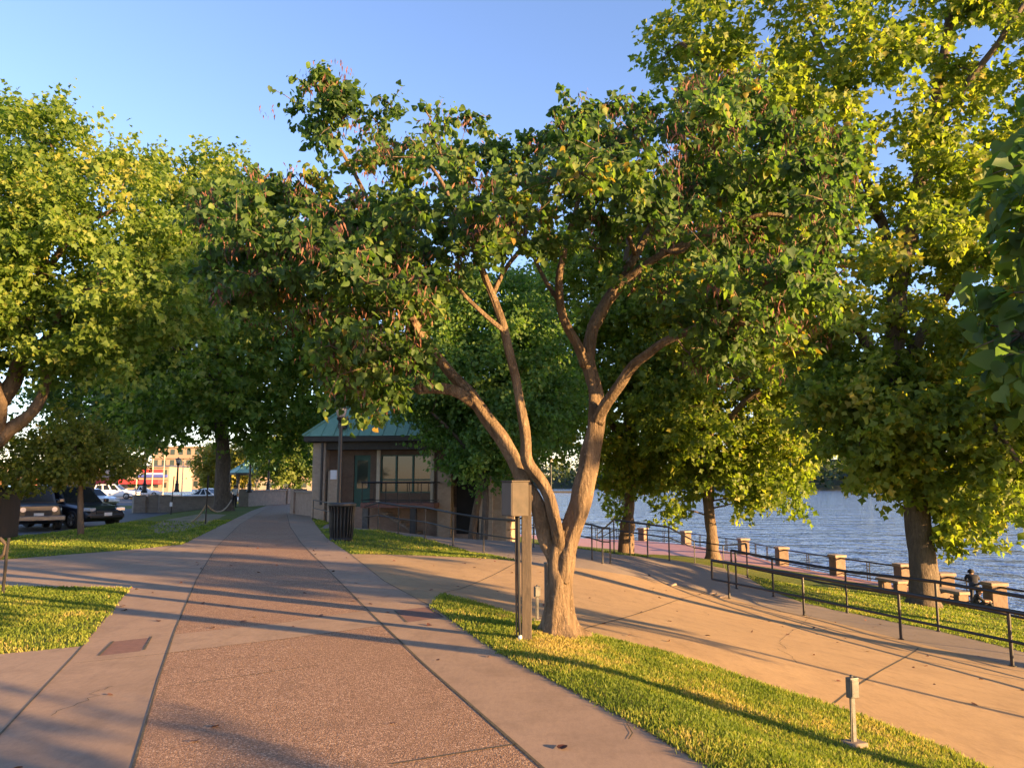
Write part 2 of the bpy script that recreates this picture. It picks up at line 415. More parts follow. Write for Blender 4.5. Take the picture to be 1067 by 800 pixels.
def inpoly(x, y, poly):
    x, y = np.asarray(x, float), np.asarray(y, float); c = np.zeros(x.shape, bool); n = len(poly)
    for i in range(n):
        (x1, y1), (x2, y2) = poly[i][:2], poly[(i + 1) % n][:2]
        if y1 == y2: continue
        m = ((y1 > y) != (y2 > y)) & (x < (x2 - x1) * (y - y1) / (y2 - y1) + x1); c ^= m
    return c
def polydist(x, y, poly):
    d = np.full(np.shape(x), 1e9)
    for i in range(len(poly)):
        (ax, ay), (bx, by) = poly[i][:2], poly[(i + 1) % len(poly)][:2]
        dx, dy = bx - ax, by - ay; L = dx * dx + dy * dy + 1e-9
        t = np.clip(((x - ax) * dx + (y - ay) * dy) / L, 0, 1)
        d = np.minimum(d, np.hypot(x - ax - t * dx, y - ay - t * dy))
    return d

# ------------------------------------------------------------------ the ground, cut into its surfaces
def PL(pts, z=0.0): return [P(x, y, z)[:2] for x, y in pts]
def GL(pts): return [G(x, y)[:2] for x, y in pts]
def ext(a, b, L):
    d = math.hypot(b[0] - a[0], b[1] - a[1]); return (b[0] + (b[0] - a[0]) / d * L, b[1] + (b[1] - a[1]) / d * L)

outL = PL([(0, 765), (80, 680), (135, 613), (160, 592), (190, 567), (235, 545), (262, 532), (285, 524), (299, 519)])
innL = PL([(150, 760), (165, 708), (183, 655), (205, 603), (225, 570), (250, 546), (278, 529), (295, 520.5)])
innR = PL([(560, 795), (440, 690), (390, 642), (340, 592), (314, 566), (302, 548), (299, 535), (304, 522)])
outR = [p for p in PATH_R[1:-1]]
for e in (outL, innL, innR): e.insert(0, ext(e[1], e[0], 12))
outR.insert(0, PATH_R[0])
far = [(-24, 90), (-45, 150)]
for e in (outL, innL, innR, outR): pass
pg = {}
pg['band'] = PL([(177, 661), (290, 649), (393, 634), (408, 650), (310, 663), (171, 680)])
pg['inlayA'] = PL([(118, 668), (156, 664), (146, 678), (103, 683)])
pg['inlayB'] = PL([(411, 636), (446, 632), (462, 643), (424, 648)])
pg['aggregate'] = innL + innR[::-1]
pg['edgingL'] = outL + innL[::-1]
pg['edgingR'] = innR + outR[::-1]
pg['farpath'] = [outL[-1], (-46, 150), (-40, 150), outR[-1]]
pg['crossing'] = PL([(-700, 583), (0, 583), (130, 573), (190, 567), (160, 592), (135, 613), (0, 610.5), (-700, 612)])
pg['forecourt'] = [P(85.9, 672.8)[0:2], P(0, 681)[0:2], P(-500, 690)[:2], (-25, -8), outL[0], outL[1], outL[2]]
stripU = [(461, 618), (510, 631), (540, 641), (600, 657), (652, 669), (700, 681), (760, 700), (800, 713.5), (865, 734), (900, 746), (975, 774), (1025, 797)]
slab_far = [(367, 577), (440, 578.5), (540, 584), (555, 588), (600, 591), (660, 600), (720, 612), (760, 623), (838, 641), (939, 666), (1055, 694)]
a_, b_ = GL([(975, 774), (1025, 797)])
slabfarW = GL(slab_far); stripW = GL(stripU)
pg['slab'] = [P(395, 612)[:2], P(440, 640)[:2]] + stripW + [ext(a_, b_, 8)] + [(12.5, -5)] + [(10.2, 7)] + slabfarW[::-1] + [P(352, 578)[:2]]
walk_far = [(350, 543), (390, 547.5), (430, 553), (480, 557), (500, 560), (560, 567), (600, 571), (640, 577), (674, 580.5), (723, 586), (756, 592), (783, 604), (800, 614), (835, 627), (905, 642), (976, 657), (1067, 679)]
walkF = GL(walk_far)
pg['walk'] = GL([(334, 551), (345, 550), (375, 552), (394, 552), (414, 556), (443, 561), (471, 569), (503, 577), (540, 584)]) + slabfarW[3:] + [(10.2, 7), (12.5, -5)] + [(13.5, -5), (11.9, 7)] + walkF[::-1]
prom_in = GL([(1300, 700), (1110, 655), (1040, 637)])
pg['promenade'] = [(x, y) for x, y in RIVER[1:17]] + [(-12, 78), (-2, 66), (3, 58), P(640, 572, -3)[:2], P(690, 581, -3)[:2], P(760, 587, -3)[:2], P(800, 591, -3)[:2], P(870, 603, -3)[:2], P(950, 617, -3)[:2],
                   P(1000, 629, -3)[:2], P(1060, 642, -3)[:2], (17.4, 20), (18, 10), (19, 0), (20.5, -15)]
pg['lotA'] = [P(-900, 590, -.3)[:2]] + PL([(40, 557), (120, 547), (180, 534), (215, 529), (235, 522), (205, 529), (150, 529), (60, 534), (-400, 534)], -.3)
pg['lotB'] = PL([(-500, 531), (60, 531), (120, 527), (160, 526), (218, 526), (236, 517), (240, 511), (-500, 511)], -.3)
pg['mulch'] = PL([(152, 549), (175, 541), (210, 535), (236, 536), (215, 546), (190, 553), (165, 556)])
ORDER = ['inlayA', 'inlayB', 'band', 'aggregate', 'edgingL', 'edgingR', 'farpath', 'slab', 'walk', 'crossing', 'forecourt', 'promenade', 'lotA', 'lotB', 'mulch']
LAND = RIVER + [(-420, 700), (-700, 700), (-700, -60)]

def dens(poly, closed=True):
    out = []
    n = len(poly)
    for i in range(n if closed else n - 1):
        a, b = poly[i], poly[(i + 1) % n]
        L = math.hypot(b[0] - a[0], b[1] - a[1]); near = min(math.hypot(*a), math.hypot(*b))
        k = max(1, int(L / max(.5, .035 * near)))
        for j in range(k): out.append((a[0] + (b[0] - a[0]) * j / k, a[1] + (b[1] - a[1]) * j / k))
    if not closed: out.append(poly[-1])
    return out
cv, ce = [], []
for nm in ORDER + ['land']:
    pl = dens(pg[nm] if nm != 'land' else LAND)
    b = len(cv); cv.extend(pl); ce.extend([(b + i, b + (i + 1) % len(pl)) for i in range(len(pl))])
for x0, x1, y0, y1, st in ((-9, 22, 2, 26, .45), (-30, 26, -14, 60, 1.3), (-110, 30, -50, 150, 6), (-680, 30, -50, 690, 40)):
    gx, gy = np.meshgrid(np.arange(x0, x1, st), np.arange(y0, y1, st))
    gx = gx.ravel() + rng.uniform(-.1, .1, gx.size) * st; gy = gy.ravel() + rng.uniform(-.1, .1, gy.size) * st
    k = inpoly(gx, gy, LAND)
    cv.extend(zip(gx[k], gy[k]))
res = delaunay_2d_cdt([Vector((float(a), float(b))) for a, b in cv], ce, [], 0, 1e-4)
TV = np.array([(v.x, v.y) for v in res[0]]); TF = np.array(res[2])
cen = TV[TF].mean(1)
reg = np.full(len(TF), -1); reg[inpoly(cen[:, 0], cen[:, 1], LAND)] = len(ORDER)
for i in range(len(ORDER) - 1, -1, -1):
    reg[inpoly(cen[:, 0], cen[:, 1], pg[ORDER[i]]) & (reg >= 0)] = i
TZ = H(TV[:, 0], TV[:, 1])
LAWN_ID = len(ORDER)
def region_obj(name, ids, mat, lift=0.0):
    f = TF[np.isin(reg, ids)]
    u, inv = np.unique(f, return_inverse=True)
    V = np.c_[TV[u], TZ[u] + lift]
    o = np_mesh(name, V, inv.reshape(-1), np.full(len(f), 3), mat, smooth=True)
    # face upward
    bm = bmesh.new(); bm.from_mesh(o.data)
    fl = [fc for fc in bm.faces if fc.normal.z < 0]
    if fl: bmesh.ops.reverse_faces(bm, faces=fl)
    bm.to_mesh(o.data); bm.free()
    return tag(o, kind='structure')
I = {n: i for i, n in enumerate(ORDER)}
region_obj('lawn', [LAWN_ID], M['lawn'])
region_obj('path', [I['aggregate']], M['aggregate'])
region_obj('path_edging', [I['edgingL'], I['edgingR'], I['farpath'], I['band']], M['edging'])
region_obj('path_inlay', [I['inlayA'], I['inlayB']], M['red_brick'])
region_obj('pavement', [I['slab']], M['slab'])
region_obj('ramp_path', [I['walk']], M['walk'])
region_obj('cross_path', [I['crossing'], I['forecourt']], M['crossing'])
region_obj('promenade_pavement', [I['promenade']], M['pavers'])
region_obj('road', [I['lotA'], I['lotB']], M['asphalt'])
region_obj('bare_ground', [I['mulch']], M['mulch'])

# control joints and seams: thin ribbons of soil-filled groove, draped on the paving
jm = MB()
def ribbon(pts, w, lift=.004):
    pts = dens(pts, False); z = H([p[0] for p in pts], [p[1] for p in pts]) + lift
    vs = []
    for i, p in enumerate(pts):
        a, b = pts[max(i - 1, 0)], pts[min(i + 1, len(pts) - 1)]
        d = math.hypot(b[0] - a[0], b[1] - a[1]) + 1e-9; nx, ny = (b[1] - a[1]) / d, -(b[0] - a[0]) / d
        ww = w * (.7 + .6 * mnoise.noise(Vector((p[0] * 3, p[1] * 3, 1.7))) ** 2 + .3 * random.random())
        vs += [(p[0] + nx * ww / 2, p[1] + ny * ww / 2, z[i]), (p[0] - nx * ww / 2, p[1] - ny * ww / 2, z[i])]
    jm.add(vs, [(2 * i, 2 * i + 1, 2 * i + 3, 2 * i + 2) for i in range(len(pts) - 1)])
ribbon(innL[:-1], .017); ribbon(innR[:-1], .021); ribbon(outL[:4], .015); ribbon(outR[:7], .016)
for pts, w in (([(735, 616), (605, 656)], .03), ([(957, 675), (893, 714), (868, 733)], .03), ([(540, 585), (462, 617)], .02), ([(408, 796), (538, 775)], .018)):
    ribbon(GL(pts), w)
for pts in ([(118, 668), (103, 683)], [(158, 663), (150, 677)], [(411, 636), (424, 648)], [(446, 632), (462, 643)]):
    ribbon(GL(pts), .022)
for pts in ([(170, 681), (310, 664), (410, 650)], [(76, 691), (170, 681)], [(185, 567), (162, 577)], [(330, 693), (170, 716)]):
    ribbon(GL(pts), .010)
tag(jm.build('paving_joint_lines', M['joint']), kind='structure')

def crack(a, b, seed):
    q = np.random.default_rng(seed); a = np.array(G(*a)[:2]); b = np.array(G(*b)[:2]); n_ = 14
    off = np.cumsum(q.normal(0, .035, (n_, 2)), 0); off -= np.linspace(0, 1, n_)[:, None] * off[-1]
    return [tuple(a + (b - a) * t + o_) for t, o_ in zip(np.linspace(0, 1, n_), off)]
jm = MB()
for i_, (a_, b_) in enumerate((((846, 640), (812, 668)), ((812, 668), (830, 690)), ((560, 612), (640, 632)), ((980, 728), (1060, 742)), ((60, 745), (118, 715)), ((600, 700), (655, 770)))):
    ribbon(crack(a_, b_, 300 + i_), .007)
tag(jm.build('paving_crack_lines', M['joint']), kind='structure')

# small kerb stones showing where the sloped slab meets the ramp
for px, py in ((742, 619.5), (752, 622.5), (700, 610)):
    x, y, z = G(px, py)
    o = MB().box((0, 0, .03), (.30 if px != 752 else .22, .10, .06), .5, .9).build('kerb_stone', M['cap'], None, bevel=.012, loc=(x, y, z))
    tag(o, {742: 'pale kerb stone at the top corner of the orange slab beside the railing foot', 752: 'short pale kerb stone just left of the railing post foot', 700: 'pale kerb stone where the slab joint meets the grey ramp'}[px], 'kerb stone', 'kerb stones at the slab edge')

# ------------------------------------------------------------------ grass blades (uncountable)
def grass_blades():
    f = TF[(reg == LAWN_ID) | (reg == I['mulch'])]; mul = (reg[(reg == LAWN_ID) | (reg == I['mulch'])] == I['mulch']); c = TV[f].mean(1)
    a, b, d = TV[f[:, 0]], TV[f[:, 1]], TV[f[:, 2]]
    area = np.abs((b[:, 0] - a[:, 0]) * (d[:, 1] - a[:, 1]) - (b[:, 1] - a[:, 1]) * (d[:, 0] - a[:, 0])) / 2
    dist = np.hypot(c[:, 0], c[:, 1])
    az = np.abs(c[:, 0] / np.maximum(c[:, 1], .1))
    dn = np.where(dist < 9, 4200, np.where(dist < 15, 2000, np.where(dist < 24, 520, np.where(dist < 36, 170, 0)))) * ((c[:, 1] > 2.5) & (az < .80))
    thin = np.array([mnoise.noise(Vector((x * .55, y * .55, 6.6))) + .6 * mnoise.noise(Vector((x * 2.3, y * 2.3, 1.6))) for x, y in c])
    n = rng.poisson(area * dn * np.where(mul, .3, 1) * np.clip(.95 + 1.1 * thin, .25, 1.25))
    idx = np.repeat(np.arange(len(f)), n)
    r1, r2 = rng.random(len(idx)), rng.random(len(idx)); s = np.sqrt(r1)
    p = a[idx] * (1 - s)[:, None] + b[idx] * (s * (1 - r2))[:, None] + d[idx] * (s * r2)[:, None]
    p = p + rng.normal(0, .022, p.shape)
    z = H(p[:, 0], p[:, 1])
    D = dist[idx]
    patch = np.array([mnoise.noise(Vector((x * .9, y * .9, 3.1))) for x, y in p])
    fine = np.array([mnoise.noise(Vector((x * 4, y * 4, 8.1))) for x, y in p])
    h = rng.uniform(.016, .038, len(p)) * (1 + .35 * patch) * np.clip(.8 + D / 30, 1, 1.9)
    w = rng.uniform(.0035, .006, len(p)) * np.clip(D / 7, 1, 4.5)
    an = rng.uniform(0, 2 * PI, len(p)); ln = rng.uniform(.1, .9, len(p)); la = rng.uniform(0, 2 * PI, len(p))
    base = np.c_[p, z - .004]
    side = np.c_[np.cos(an), np.sin(an), np.zeros(len(p))] * w[:, None]
    tip = base + np.c_[np.cos(la) * ln, np.sin(la) * ln, np.ones(len(p))] * h[:, None]
    mid = base * .5 + tip * .5 + np.c_[np.zeros((len(p), 2)), h * .12]
    V = np.stack([base - side, base + side, mid + side * .7, tip, mid - side * .7], 1).reshape(-1, 3)
    L = (np.arange(len(p)) * 5)[:, None] + np.arange(5)[None]
    dry = sum(a_ * np.exp(-((p[:, 0] - q_[0]) ** 2 + (p[:, 1] - q_[1]) ** 2) / r_ ** 2) for q_, r_, a_ in ((G(905, 770), .55, .5), (G(575, 672), .5, .5), (G(770, 740), .4, .25)))
    h = h * (1 - .4 * np.clip(dry, 0, 1))
    tint = np.clip(.46 + .6 * patch + .38 * fine + dry + rng.normal(0, .17, len(p)), 0, 1)
    o = np_mesh('grass', V, L.reshape(-1), np.full(len(p), 5), M['grass'], None, tint)
    tag(o, 'short sunlit grass growing on the lawns beside the path', 'grass', kind='stuff')
grass_blades()

# ------------------------------------------------------------------ river, far bank
def river():
    m, nt, out = new_mat('river_water')
    tc = nt.nodes.new('ShaderNodeTexCoord').outputs['Object']
    n1 = noise(nt, .34, 4, .55, tc, (1.5, .9, 1)); n2 = noise(nt, .08, 2, .5, tc, (1, 1.6, 1))
    ad = nt.nodes.new('ShaderNodeMath'); ad.operation = 'MULTIPLY_ADD'; ad.inputs[1].default_value = 1.6
    nt.links.new(n2, ad.inputs[0]); nt.links.new(n1, ad.inputs[2])
    p = bsdf(nt, out, (.095, .145, .28), .06, 0, bumpn(nt, ad.outputs[0], 1.0, .8), .5); p.inputs['IOR'].default_value = 1.33
    return m
M['water'] = river()
o = MB().add([(-3000, -400, -5), (3500, -400, -5), (3500, 4500, -5), (-3000, 4500, -5)], [(0, 1, 2, 3)]).build('river', M['water']); tag(o, kind='structure')
w = MB(); rp = RIVER
wv = [(x, y, z) for x, y in rp for z in (-2.999, -7)]
w.add(wv, [(2 * i, 2 * i + 1, 2 * i + 3, 2 * i + 2) for i in range(len(rp) - 1)])
tag(w.build('river_wall', M['grey_block']), kind='structure')
# far bank: a long low hill on the other shore with its wood
fb = MB()
xs = np.linspace(-1500, 2600, 60)
top = []
for x in xs:
    k_ = float(sstep(40, 330, x)); y0 = 900 - 270 * k_ + 25 * math.sin(x / 400); top.append((x, y0, 9 + 14 * k_ + 4 * math.sin(x / 170) + 2 * math.sin(x / 61)))
vs = []
for x, y, z in top: vs += [(x, y, -5.5), (x, y + 30, -1), (x, y + 130, z), (x, y + 500, z)]
fb.add(vs, [(4 * i + k, 4 * i + 4 + k, 4 * i + 5 + k, 4 * i + 1 + k) for i in range(len(top) - 1) for k in range(3)])
M['far_bank'] = simple('far_bank_scrub', (.035, .05, .02), (.05, .055, .03), .05, .95)
tag(fb.build('far_bank_hill', M['far_bank']), kind='structure')
N = 52000
ix = rng.integers(0, len(top) - 1, N); fr = rng.random(N)
T = np.array(top); b0 = T[ix] * (1 - fr)[:, None] + T[ix + 1] * fr[:, None]
dep = rng.random(N) ** 1.4 * 120
lump = np.array([mnoise.noise(Vector((x / 26, d / 30, .3))) + .6 * mnoise.noise(Vector((x / 9, d / 11, 5.3))) for x, d in zip(b0[:, 0], dep)])
hh = (17 + 10 * lump) * rng.random(N) ** .55
pos = np.c_[b0[:, 0], b0[:, 1] + 3 + dep, np.interp(dep, [0, 27, 127], [0, .2, 1]) * (b0[:, 2] + 4) - 5.5 + hh]
nr = unit(rng.normal(0, 1, (N, 3)) + np.array([0, -.6, .7]))
o = leaves('far_bank_woods', pos, rng.normal(0, 1, (N, 3)), nr, rng.uniform(3, 6.0, N), np.clip(.4 + .35 * lump + rng.normal(0, .15, N), 0, 1), M['leaf_bank'], None, 'kite')
tag(o, 'dark wooded far bank across the wide river', 'woodland', kind='stuff')

# ------------------------------------------------------------------ trees
def px_area(poly):
    a = 0
    for (x1, y1), (x2, y2) in zip(poly, poly[1:] + poly[:1]): a += x1 * y2 - x2 * y1
    return abs(a) / 2
def fill(poly, Y, D, n, spacing, seed, hole=.0, hscale=1.4, flat=.0):
    """clump centres spread through a crown whose outline stands at distance Y and whose half depth is D"""
    r = np.random.default_rng(seed)
    xs = [p[0] for p in poly]; ys = [p[1] for p in poly]
    sx, sy = r.uniform(min(xs), max(xs), 6000), r.uniform(min(ys), max(ys), 6000)
    ins = inpoly(sx, sy, poly); sx, sy = sx[ins], sy[ins]
    d = polydist(sx, sy, poly); dm = max(d.max(), 1)
    half = D * np.sqrt(np.clip(1 - (1 - np.clip(d / (dm * .8), 0, 1)) ** 2, .03, 1))
    out = []
    for i in range(40000):
        k = r.integers(len(sx)); dy = r.uniform(-1, 1) * half[k]
        c = np.array(at(sx[k], sy[k], Y + dy))
        if hole and mnoise.noise(Vector(c / hscale) + Vector((seed, 0, 0))) < hole - .5: continue
        if out and (((np.array(out) - c) ** 2).sum(1) < spacing ** 2).any(): continue
        out.append(c)
        if len(out) >= n: break
    return out
def limb(pts, wig=0.0, sub=3, seed=0):
    """pts: (x, y, z, r) control points -> smoothed list"""
    p = np.array(pts, float); out = []
    for i in range(len(p) - 1):
        p0, p1, p2, p3 = p[max(i - 1, 0)], p[i], p[i + 1], p[min(i + 2, len(p) - 1)]
        for k in range(sub):
            t = k / sub
            q = .5 * (2 * p1 + (p2 - p0) * t + (2 * p0 - 5 * p1 + 4 * p2 - p3) * t * t + (3 * p1 - p0 - 3 * p2 + p3) * t ** 3)
            if wig:
                v = mnoise.noise_vector(Vector((q[0] * 2.1 + seed, q[1] * 2.1, q[2] * 2.1))) * wig
                q[:3] += np.array(v)
            out.append(q)
    out.append(p[-1]); return out
def pxlimb(pts, scale_r=1.0):
    """pts: (px, py, Y, radius in photo pixels)"""
    return [(*at(x, y, Y), r * Y / F * scale_r) for x, y, Y, r in pts]

def make_tree(name, label, base, limbs, clumps, clump_r, per, leaf, leaf_mat, bark_mat, seed, group=None, shape='kite', droop=.5, twigs=True, twig_n=9,
              up=.5, branch_r=.03, n_side=8, pods=0, wig=.0, flare=None, tint=(.5, .22), jitter=.18, cat='tree', lumpy=0.0):
    r = np.random.default_rng(seed); base = np.array(base, float)
    root = thing(name, label, cat, tuple(base), 0, group)
    tb = MB(); nodes = []
    for li, L in enumerate(limbs):
        L = limb(L, wig, 10 if (n_side > 20 and li < 4) else 4, li * 7.3)
        pts = [q[:3] - base for q in L]; rad = [q[3] for q in L]
        def wob(i, an, p, li=li):
            v = 1 + .09 * math.sin(3 * an + p[2] * 2.2 + li) + .15 * mnoise.noise(Vector((math.cos(an) * 2, math.sin(an) * 2 + li, p[2] * 2.6 + p[0]))) + .06 * mnoise.noise(Vector((math.cos(an + p[2] * .8) * 6, math.sin(an + p[2] * .8) * 6, p[2] * 2.5))) + (.035 * mnoise.noise(Vector((math.cos(an + p[2]) * 13, math.sin(an + p[2]) * 13, p[2] * 7 + p[0] * 3))) if n_side > 20 else 0)
            if flare and li == 0:
                h = max(0, p[2]); k = math.exp(-h / flare)
                v += k * (.42 + .22 * math.sin(5 * an + .6) + .14 * math.sin(9 * an))
            return v
        tb.tube(pts, rad, max(6, n_side if li < 4 else n_side - 3), wob)
        nodes += [(p, q) for p, q in zip(pts, rad)][(2 if li == 0 else 0):]
    NP = np.array([n[0] for n in nodes]); NR = np.array([n[1] for n in nodes])
    if len(limbs) and len(limbs[0]):
        low = max(1, len(limb(limbs[0], 0, 4)) // 2) if len(limbs) == 1 else 0
        NP, NR = NP[low:], NR[low:]
    cl = np.array(clumps) - base
    order = np.argsort([np.min(((NP - c) ** 2).sum(1)) for c in cl])
    for k in order:
        c = cl[k]
        dd = np.sqrt(((NP - c) ** 2).sum(1)) + .5 * np.maximum(0, NP[:, 2] - c[2])
        j = int(np.argmin(dd)); a = NP[j]; L = np.linalg.norm(c - a)
        if L < 1e-3: continue
        r0 = min(NR[j] * .62, branch_r * (.45 + .22 * L)); r1 = max(r0 * .35, .004)
        bow = np.array([0, 0, .10 * L]) + r.normal(0, .07 * L, 3)
        pts = [a * (1 - t) + c * t + bow * 4 * t * (1 - t) * .6 + (r.normal(0, .02 * L, 3) if 0 < t < 1 else 0) for t in np.linspace(0, 1, 6)]
        rad = [r0 * (1 - t) + r1 * t for t in np.linspace(0, 1, 6)]
        tb.tube(pts, rad, 5)
        NP = np.vstack([NP, pts[2:5]]); NR = np.r_[NR, rad[2:5]]
    # twigs and leaves
    n = len(cl); cr = clump_r * r.uniform(.65, 1.25, n)
    m = twig_n
    td = unit(r.normal(0, 1, (n, m, 3)) * np.array([1, 1, .72]) + np.array([0, 0, .08]))
    tl = cr[:, None] * r.uniform(.55, 1.25, (n, m))
    if twigs:
        for i in range(n):
            for j in range(m):
                tb.tube([cl[i], cl[i] + td[i, j] * tl[i, j] * .55 + np.array([0, 0, .05 * tl[i, j]]), cl[i] + td[i, j] * tl[i, j]], [.0075, .005, .002], 3)
    tr = tb.build('trunk', bark_mat, root, smooth=True)
    cnt = r.poisson(per * (cr / clump_r) ** 2 * r.uniform(.55, 1.35, n))
    ci = np.repeat(np.arange(n), cnt); tj = r.integers(0, m, len(ci))
    u = r.random(len(ci)) ** .7
    d = td[ci, tj]
    pos = cl[ci] + d * (tl[ci, tj] * (.15 + .9 * u))[:, None] + r.normal(0, 1, (len(ci), 3)) * (jitter * cr[ci])[:, None] * np.array([1, 1, .8])
    ctr = cl.mean(0)
    outw = unit(pos - ctr)
    tipd = unit(d * .6 + r.normal(0, .55, d.shape) + np.array([0, 0, -droop]))
    nr = unit(r.normal(0, .62, d.shape) + np.array([0, 0, up]) + outw * .45)
    sz = leaf * np.clip(r.normal(.98, .24, len(ci)), .4, 1.5)
    tn = np.clip(r.normal(tint[0], tint[1], len(ci)) + np.repeat(r.normal(0, .16, n), cnt), 0, 1)
    leaves('crown', pos, tipd, nr, sz, tn, leaf_mat, root, shape)
    if pods:
        sel = r.permutation(n)[:max(1, int(n * .8))]
        pc = r.integers(0, len(sel), pods // 16); cc = cl[sel[pc]] + r.normal(0, .5, (len(pc), 3)) * cr[sel[pc]][:, None]
        pi = np.repeat(np.arange(len(pc)), 16)
        pp = cc[pi] + r.normal(0, .055, (len(pi), 3))
        o = leaves('seed_pods', pp, r.normal(0, .33, pp.shape) + np.array([0, 0, -1.0]), r.normal(0, 1, pp.shape), r.uniform(.05, .095, len(pi)), r.random(len(pi)), M['pod'], root, 'pod')
        o['kind'] = 'stuff'
    return root

# --- the redbud in the middle
YB = 8.8
b0 = G(582, 652)
limbs = [
    pxlimb([(583, 674, YB, 20), (583, 659, YB, 17.2), (583, 645, YB, 14.8), (582, 625, YB, 13.6), (581, 605, YB, 13), (583, 584, YB, 13.4), (586, 568, YB, 11.5), (589, 553, YB, 6)]),
    pxlimb([(583, 602, YB, 8), (579, 578, YB, 9), (570, 555, YB, 8.6), (556, 520, YB - .05, 8), (538, 478, YB, 7.6), (515, 445, YB + .1, 7.2), (490, 412, YB + .2, 6.4), (468, 390, YB + .3, 5.4), (446, 358, YB + .3, 4.6), (424, 325, YB + .2, 4.2), (403, 297, YB + .1, 3.6), (372, 262, YB - .2, 2.8), (345, 225, YB - .3, 2)]),
    pxlimb([(586, 590, YB, 5), (582, 558, YB - .1, 6), (576, 533, YB - .15, 6.2), (566, 505, YB - .2, 6), (553, 480, YB - .3, 6.4), (551, 455, YB - .35, 5.4), (544, 420, YB - .4, 4.8), (535, 385, YB - .45, 4.6), (527, 345, YB - .5, 4.4), (513, 305, YB - .6, 3.8), (498, 262, YB - .8, 3), (470, 210, YB - 1.0, 2.3), (440, 165, YB - 1.2, 1.6)]),
    pxlimb([(584, 604, YB, 8), (590, 578, YB, 10), (598, 548, YB + .05, 11), (606, 515, YB + .1, 10.8), (614, 478, YB + .2, 10), (621, 445, YB + .25, 9.4), (617, 412, YB + .3, 7.8), (613, 380, YB + .35, 7), (620, 345, YB + .4, 6), (637, 305, YB + .45, 5.2), (660, 268, YB + .5, 4.6), (688, 228, YB + .6, 3.4), (722, 180, YB + .7, 2.2)]),
    pxlimb([(622, 440, YB + .25, 6.5), (638, 408, YB, 5.6), (668, 372, YB - .3, 5), (705, 350, YB - .6, 4.2), (750, 338, YB - .8, 3.4), (800, 340, YB - 1.0, 2.4)]),
    pxlimb([(610, 385, YB + .35, 5.4), (597, 350, YB + .2, 4.8), (583, 312, YB, 4.2), (585, 270, YB - .2, 3.4), (600, 215, YB - .3, 2.4), (612, 150, YB - .3, 1.6)]),
    pxlimb([(640, 300, YB + .45, 4.2), (690, 265, YB + .2, 4), (745, 240, YB, 3.4), (800, 225, YB - .2, 2.6), (850, 232, YB - .3, 1.8)]),
    pxlimb([(500, 424, YB + .18, 5.5), (478, 408, YB + .1, 5.8), (448, 404, YB, 5.8), (438, 404, YB - .05, 5.2)]),
    pxlimb([(612, 360, YB + .4, 4.2), (628, 325, YB + .8, 3.8), (650, 292, YB + 1.2, 3), (655, 230, YB + 1.6, 2.2)]),
    pxlimb([(403, 297, YB + .1, 3), (385, 215, YB + .3, 2.3), (352, 150, YB + .2, 1.8), (330, 115, YB + .1, 1.2)]),
    pxlimb([(515, 305, YB - .6, 2.6), (540, 262, YB - .3, 2.2), (556, 205, YB, 1.6)]), pxlimb([(527, 345, YB - .5, 2.6), (500, 325, YB - .8, 2.2), (470, 292, YB - 1, 1.6)]),
    pxlimb([(583, 312, YB, 2.6), (560, 280, YB + .3, 2), (545, 240, YB + .4, 1.5)]), pxlimb([(660, 268, YB + .5, 2.6), (648, 225, YB + .2, 2), (660, 180, YB, 1.5)]),
    pxlimb([(690, 262, YB + .2, 2.2), (706, 262, YB, 1.8), (722, 250, YB - .1, 1.4)]),
]
main_poly = [(192, 222), (225, 196), (262, 186), (320, 190), (358, 178), (394, 156), (390, 122), (408, 102), (440, 120), (488, 116), (500, 142), (545, 160), (575, 128), (604, 120), (625, 106), (660, 118), (700, 92), (760, 84), (830, 100), (872, 150), (890, 215), (872, 280), (850, 330), (800, 372), (742, 385), (700, 345), (655, 285), (600, 258), (540, 258), (480, 288), (440, 335), (430, 395), (395, 418), (350, 425), (352, 380), (330, 345), (280, 318), (225, 300), (196, 250)]
tuft = [(308, 98), (320, 88), (344, 86), (360, 100), (354, 118), (344, 142), (334, 144), (316, 122)]
side = [(735, 300), (800, 290), (860, 310), (840, 370), (780, 400), (720, 390)]
cl = fill(main_poly, YB - .2, 2.4, 430, .25, 3, .26, .9) + fill(tuft, YB, .35, 13, .16, 4) + fill(side, YB - .6, 1.2, 16, .3, 9)
cl += fill([(195, 230), (250, 190), (340, 190), (420, 220), (440, 320), (400, 380), (350, 400), (330, 345), (270, 318), (215, 290)], YB - .9, 1.3, 60, .27, 14)
cl += fill([(345, 330), (400, 320), (420, 400), (395, 440), (370, 445), (340, 400)], YB - .5, .6, 12, .26, 19)
make_tree('redbud_tree', 'low spreading redbud with forked trunk and brown seed pods beside the wooden post', b0, limbs, cl, .28, 122, .065, M['leaf_redbud'], M['bark_redbud'], 21,
          shape='heart', droop=.75, twig_n=7, up=.35, branch_r=.028, n_side=40, pods=14000, wig=.06, flare=.13, tint=(.42, .2), jitter=.14)

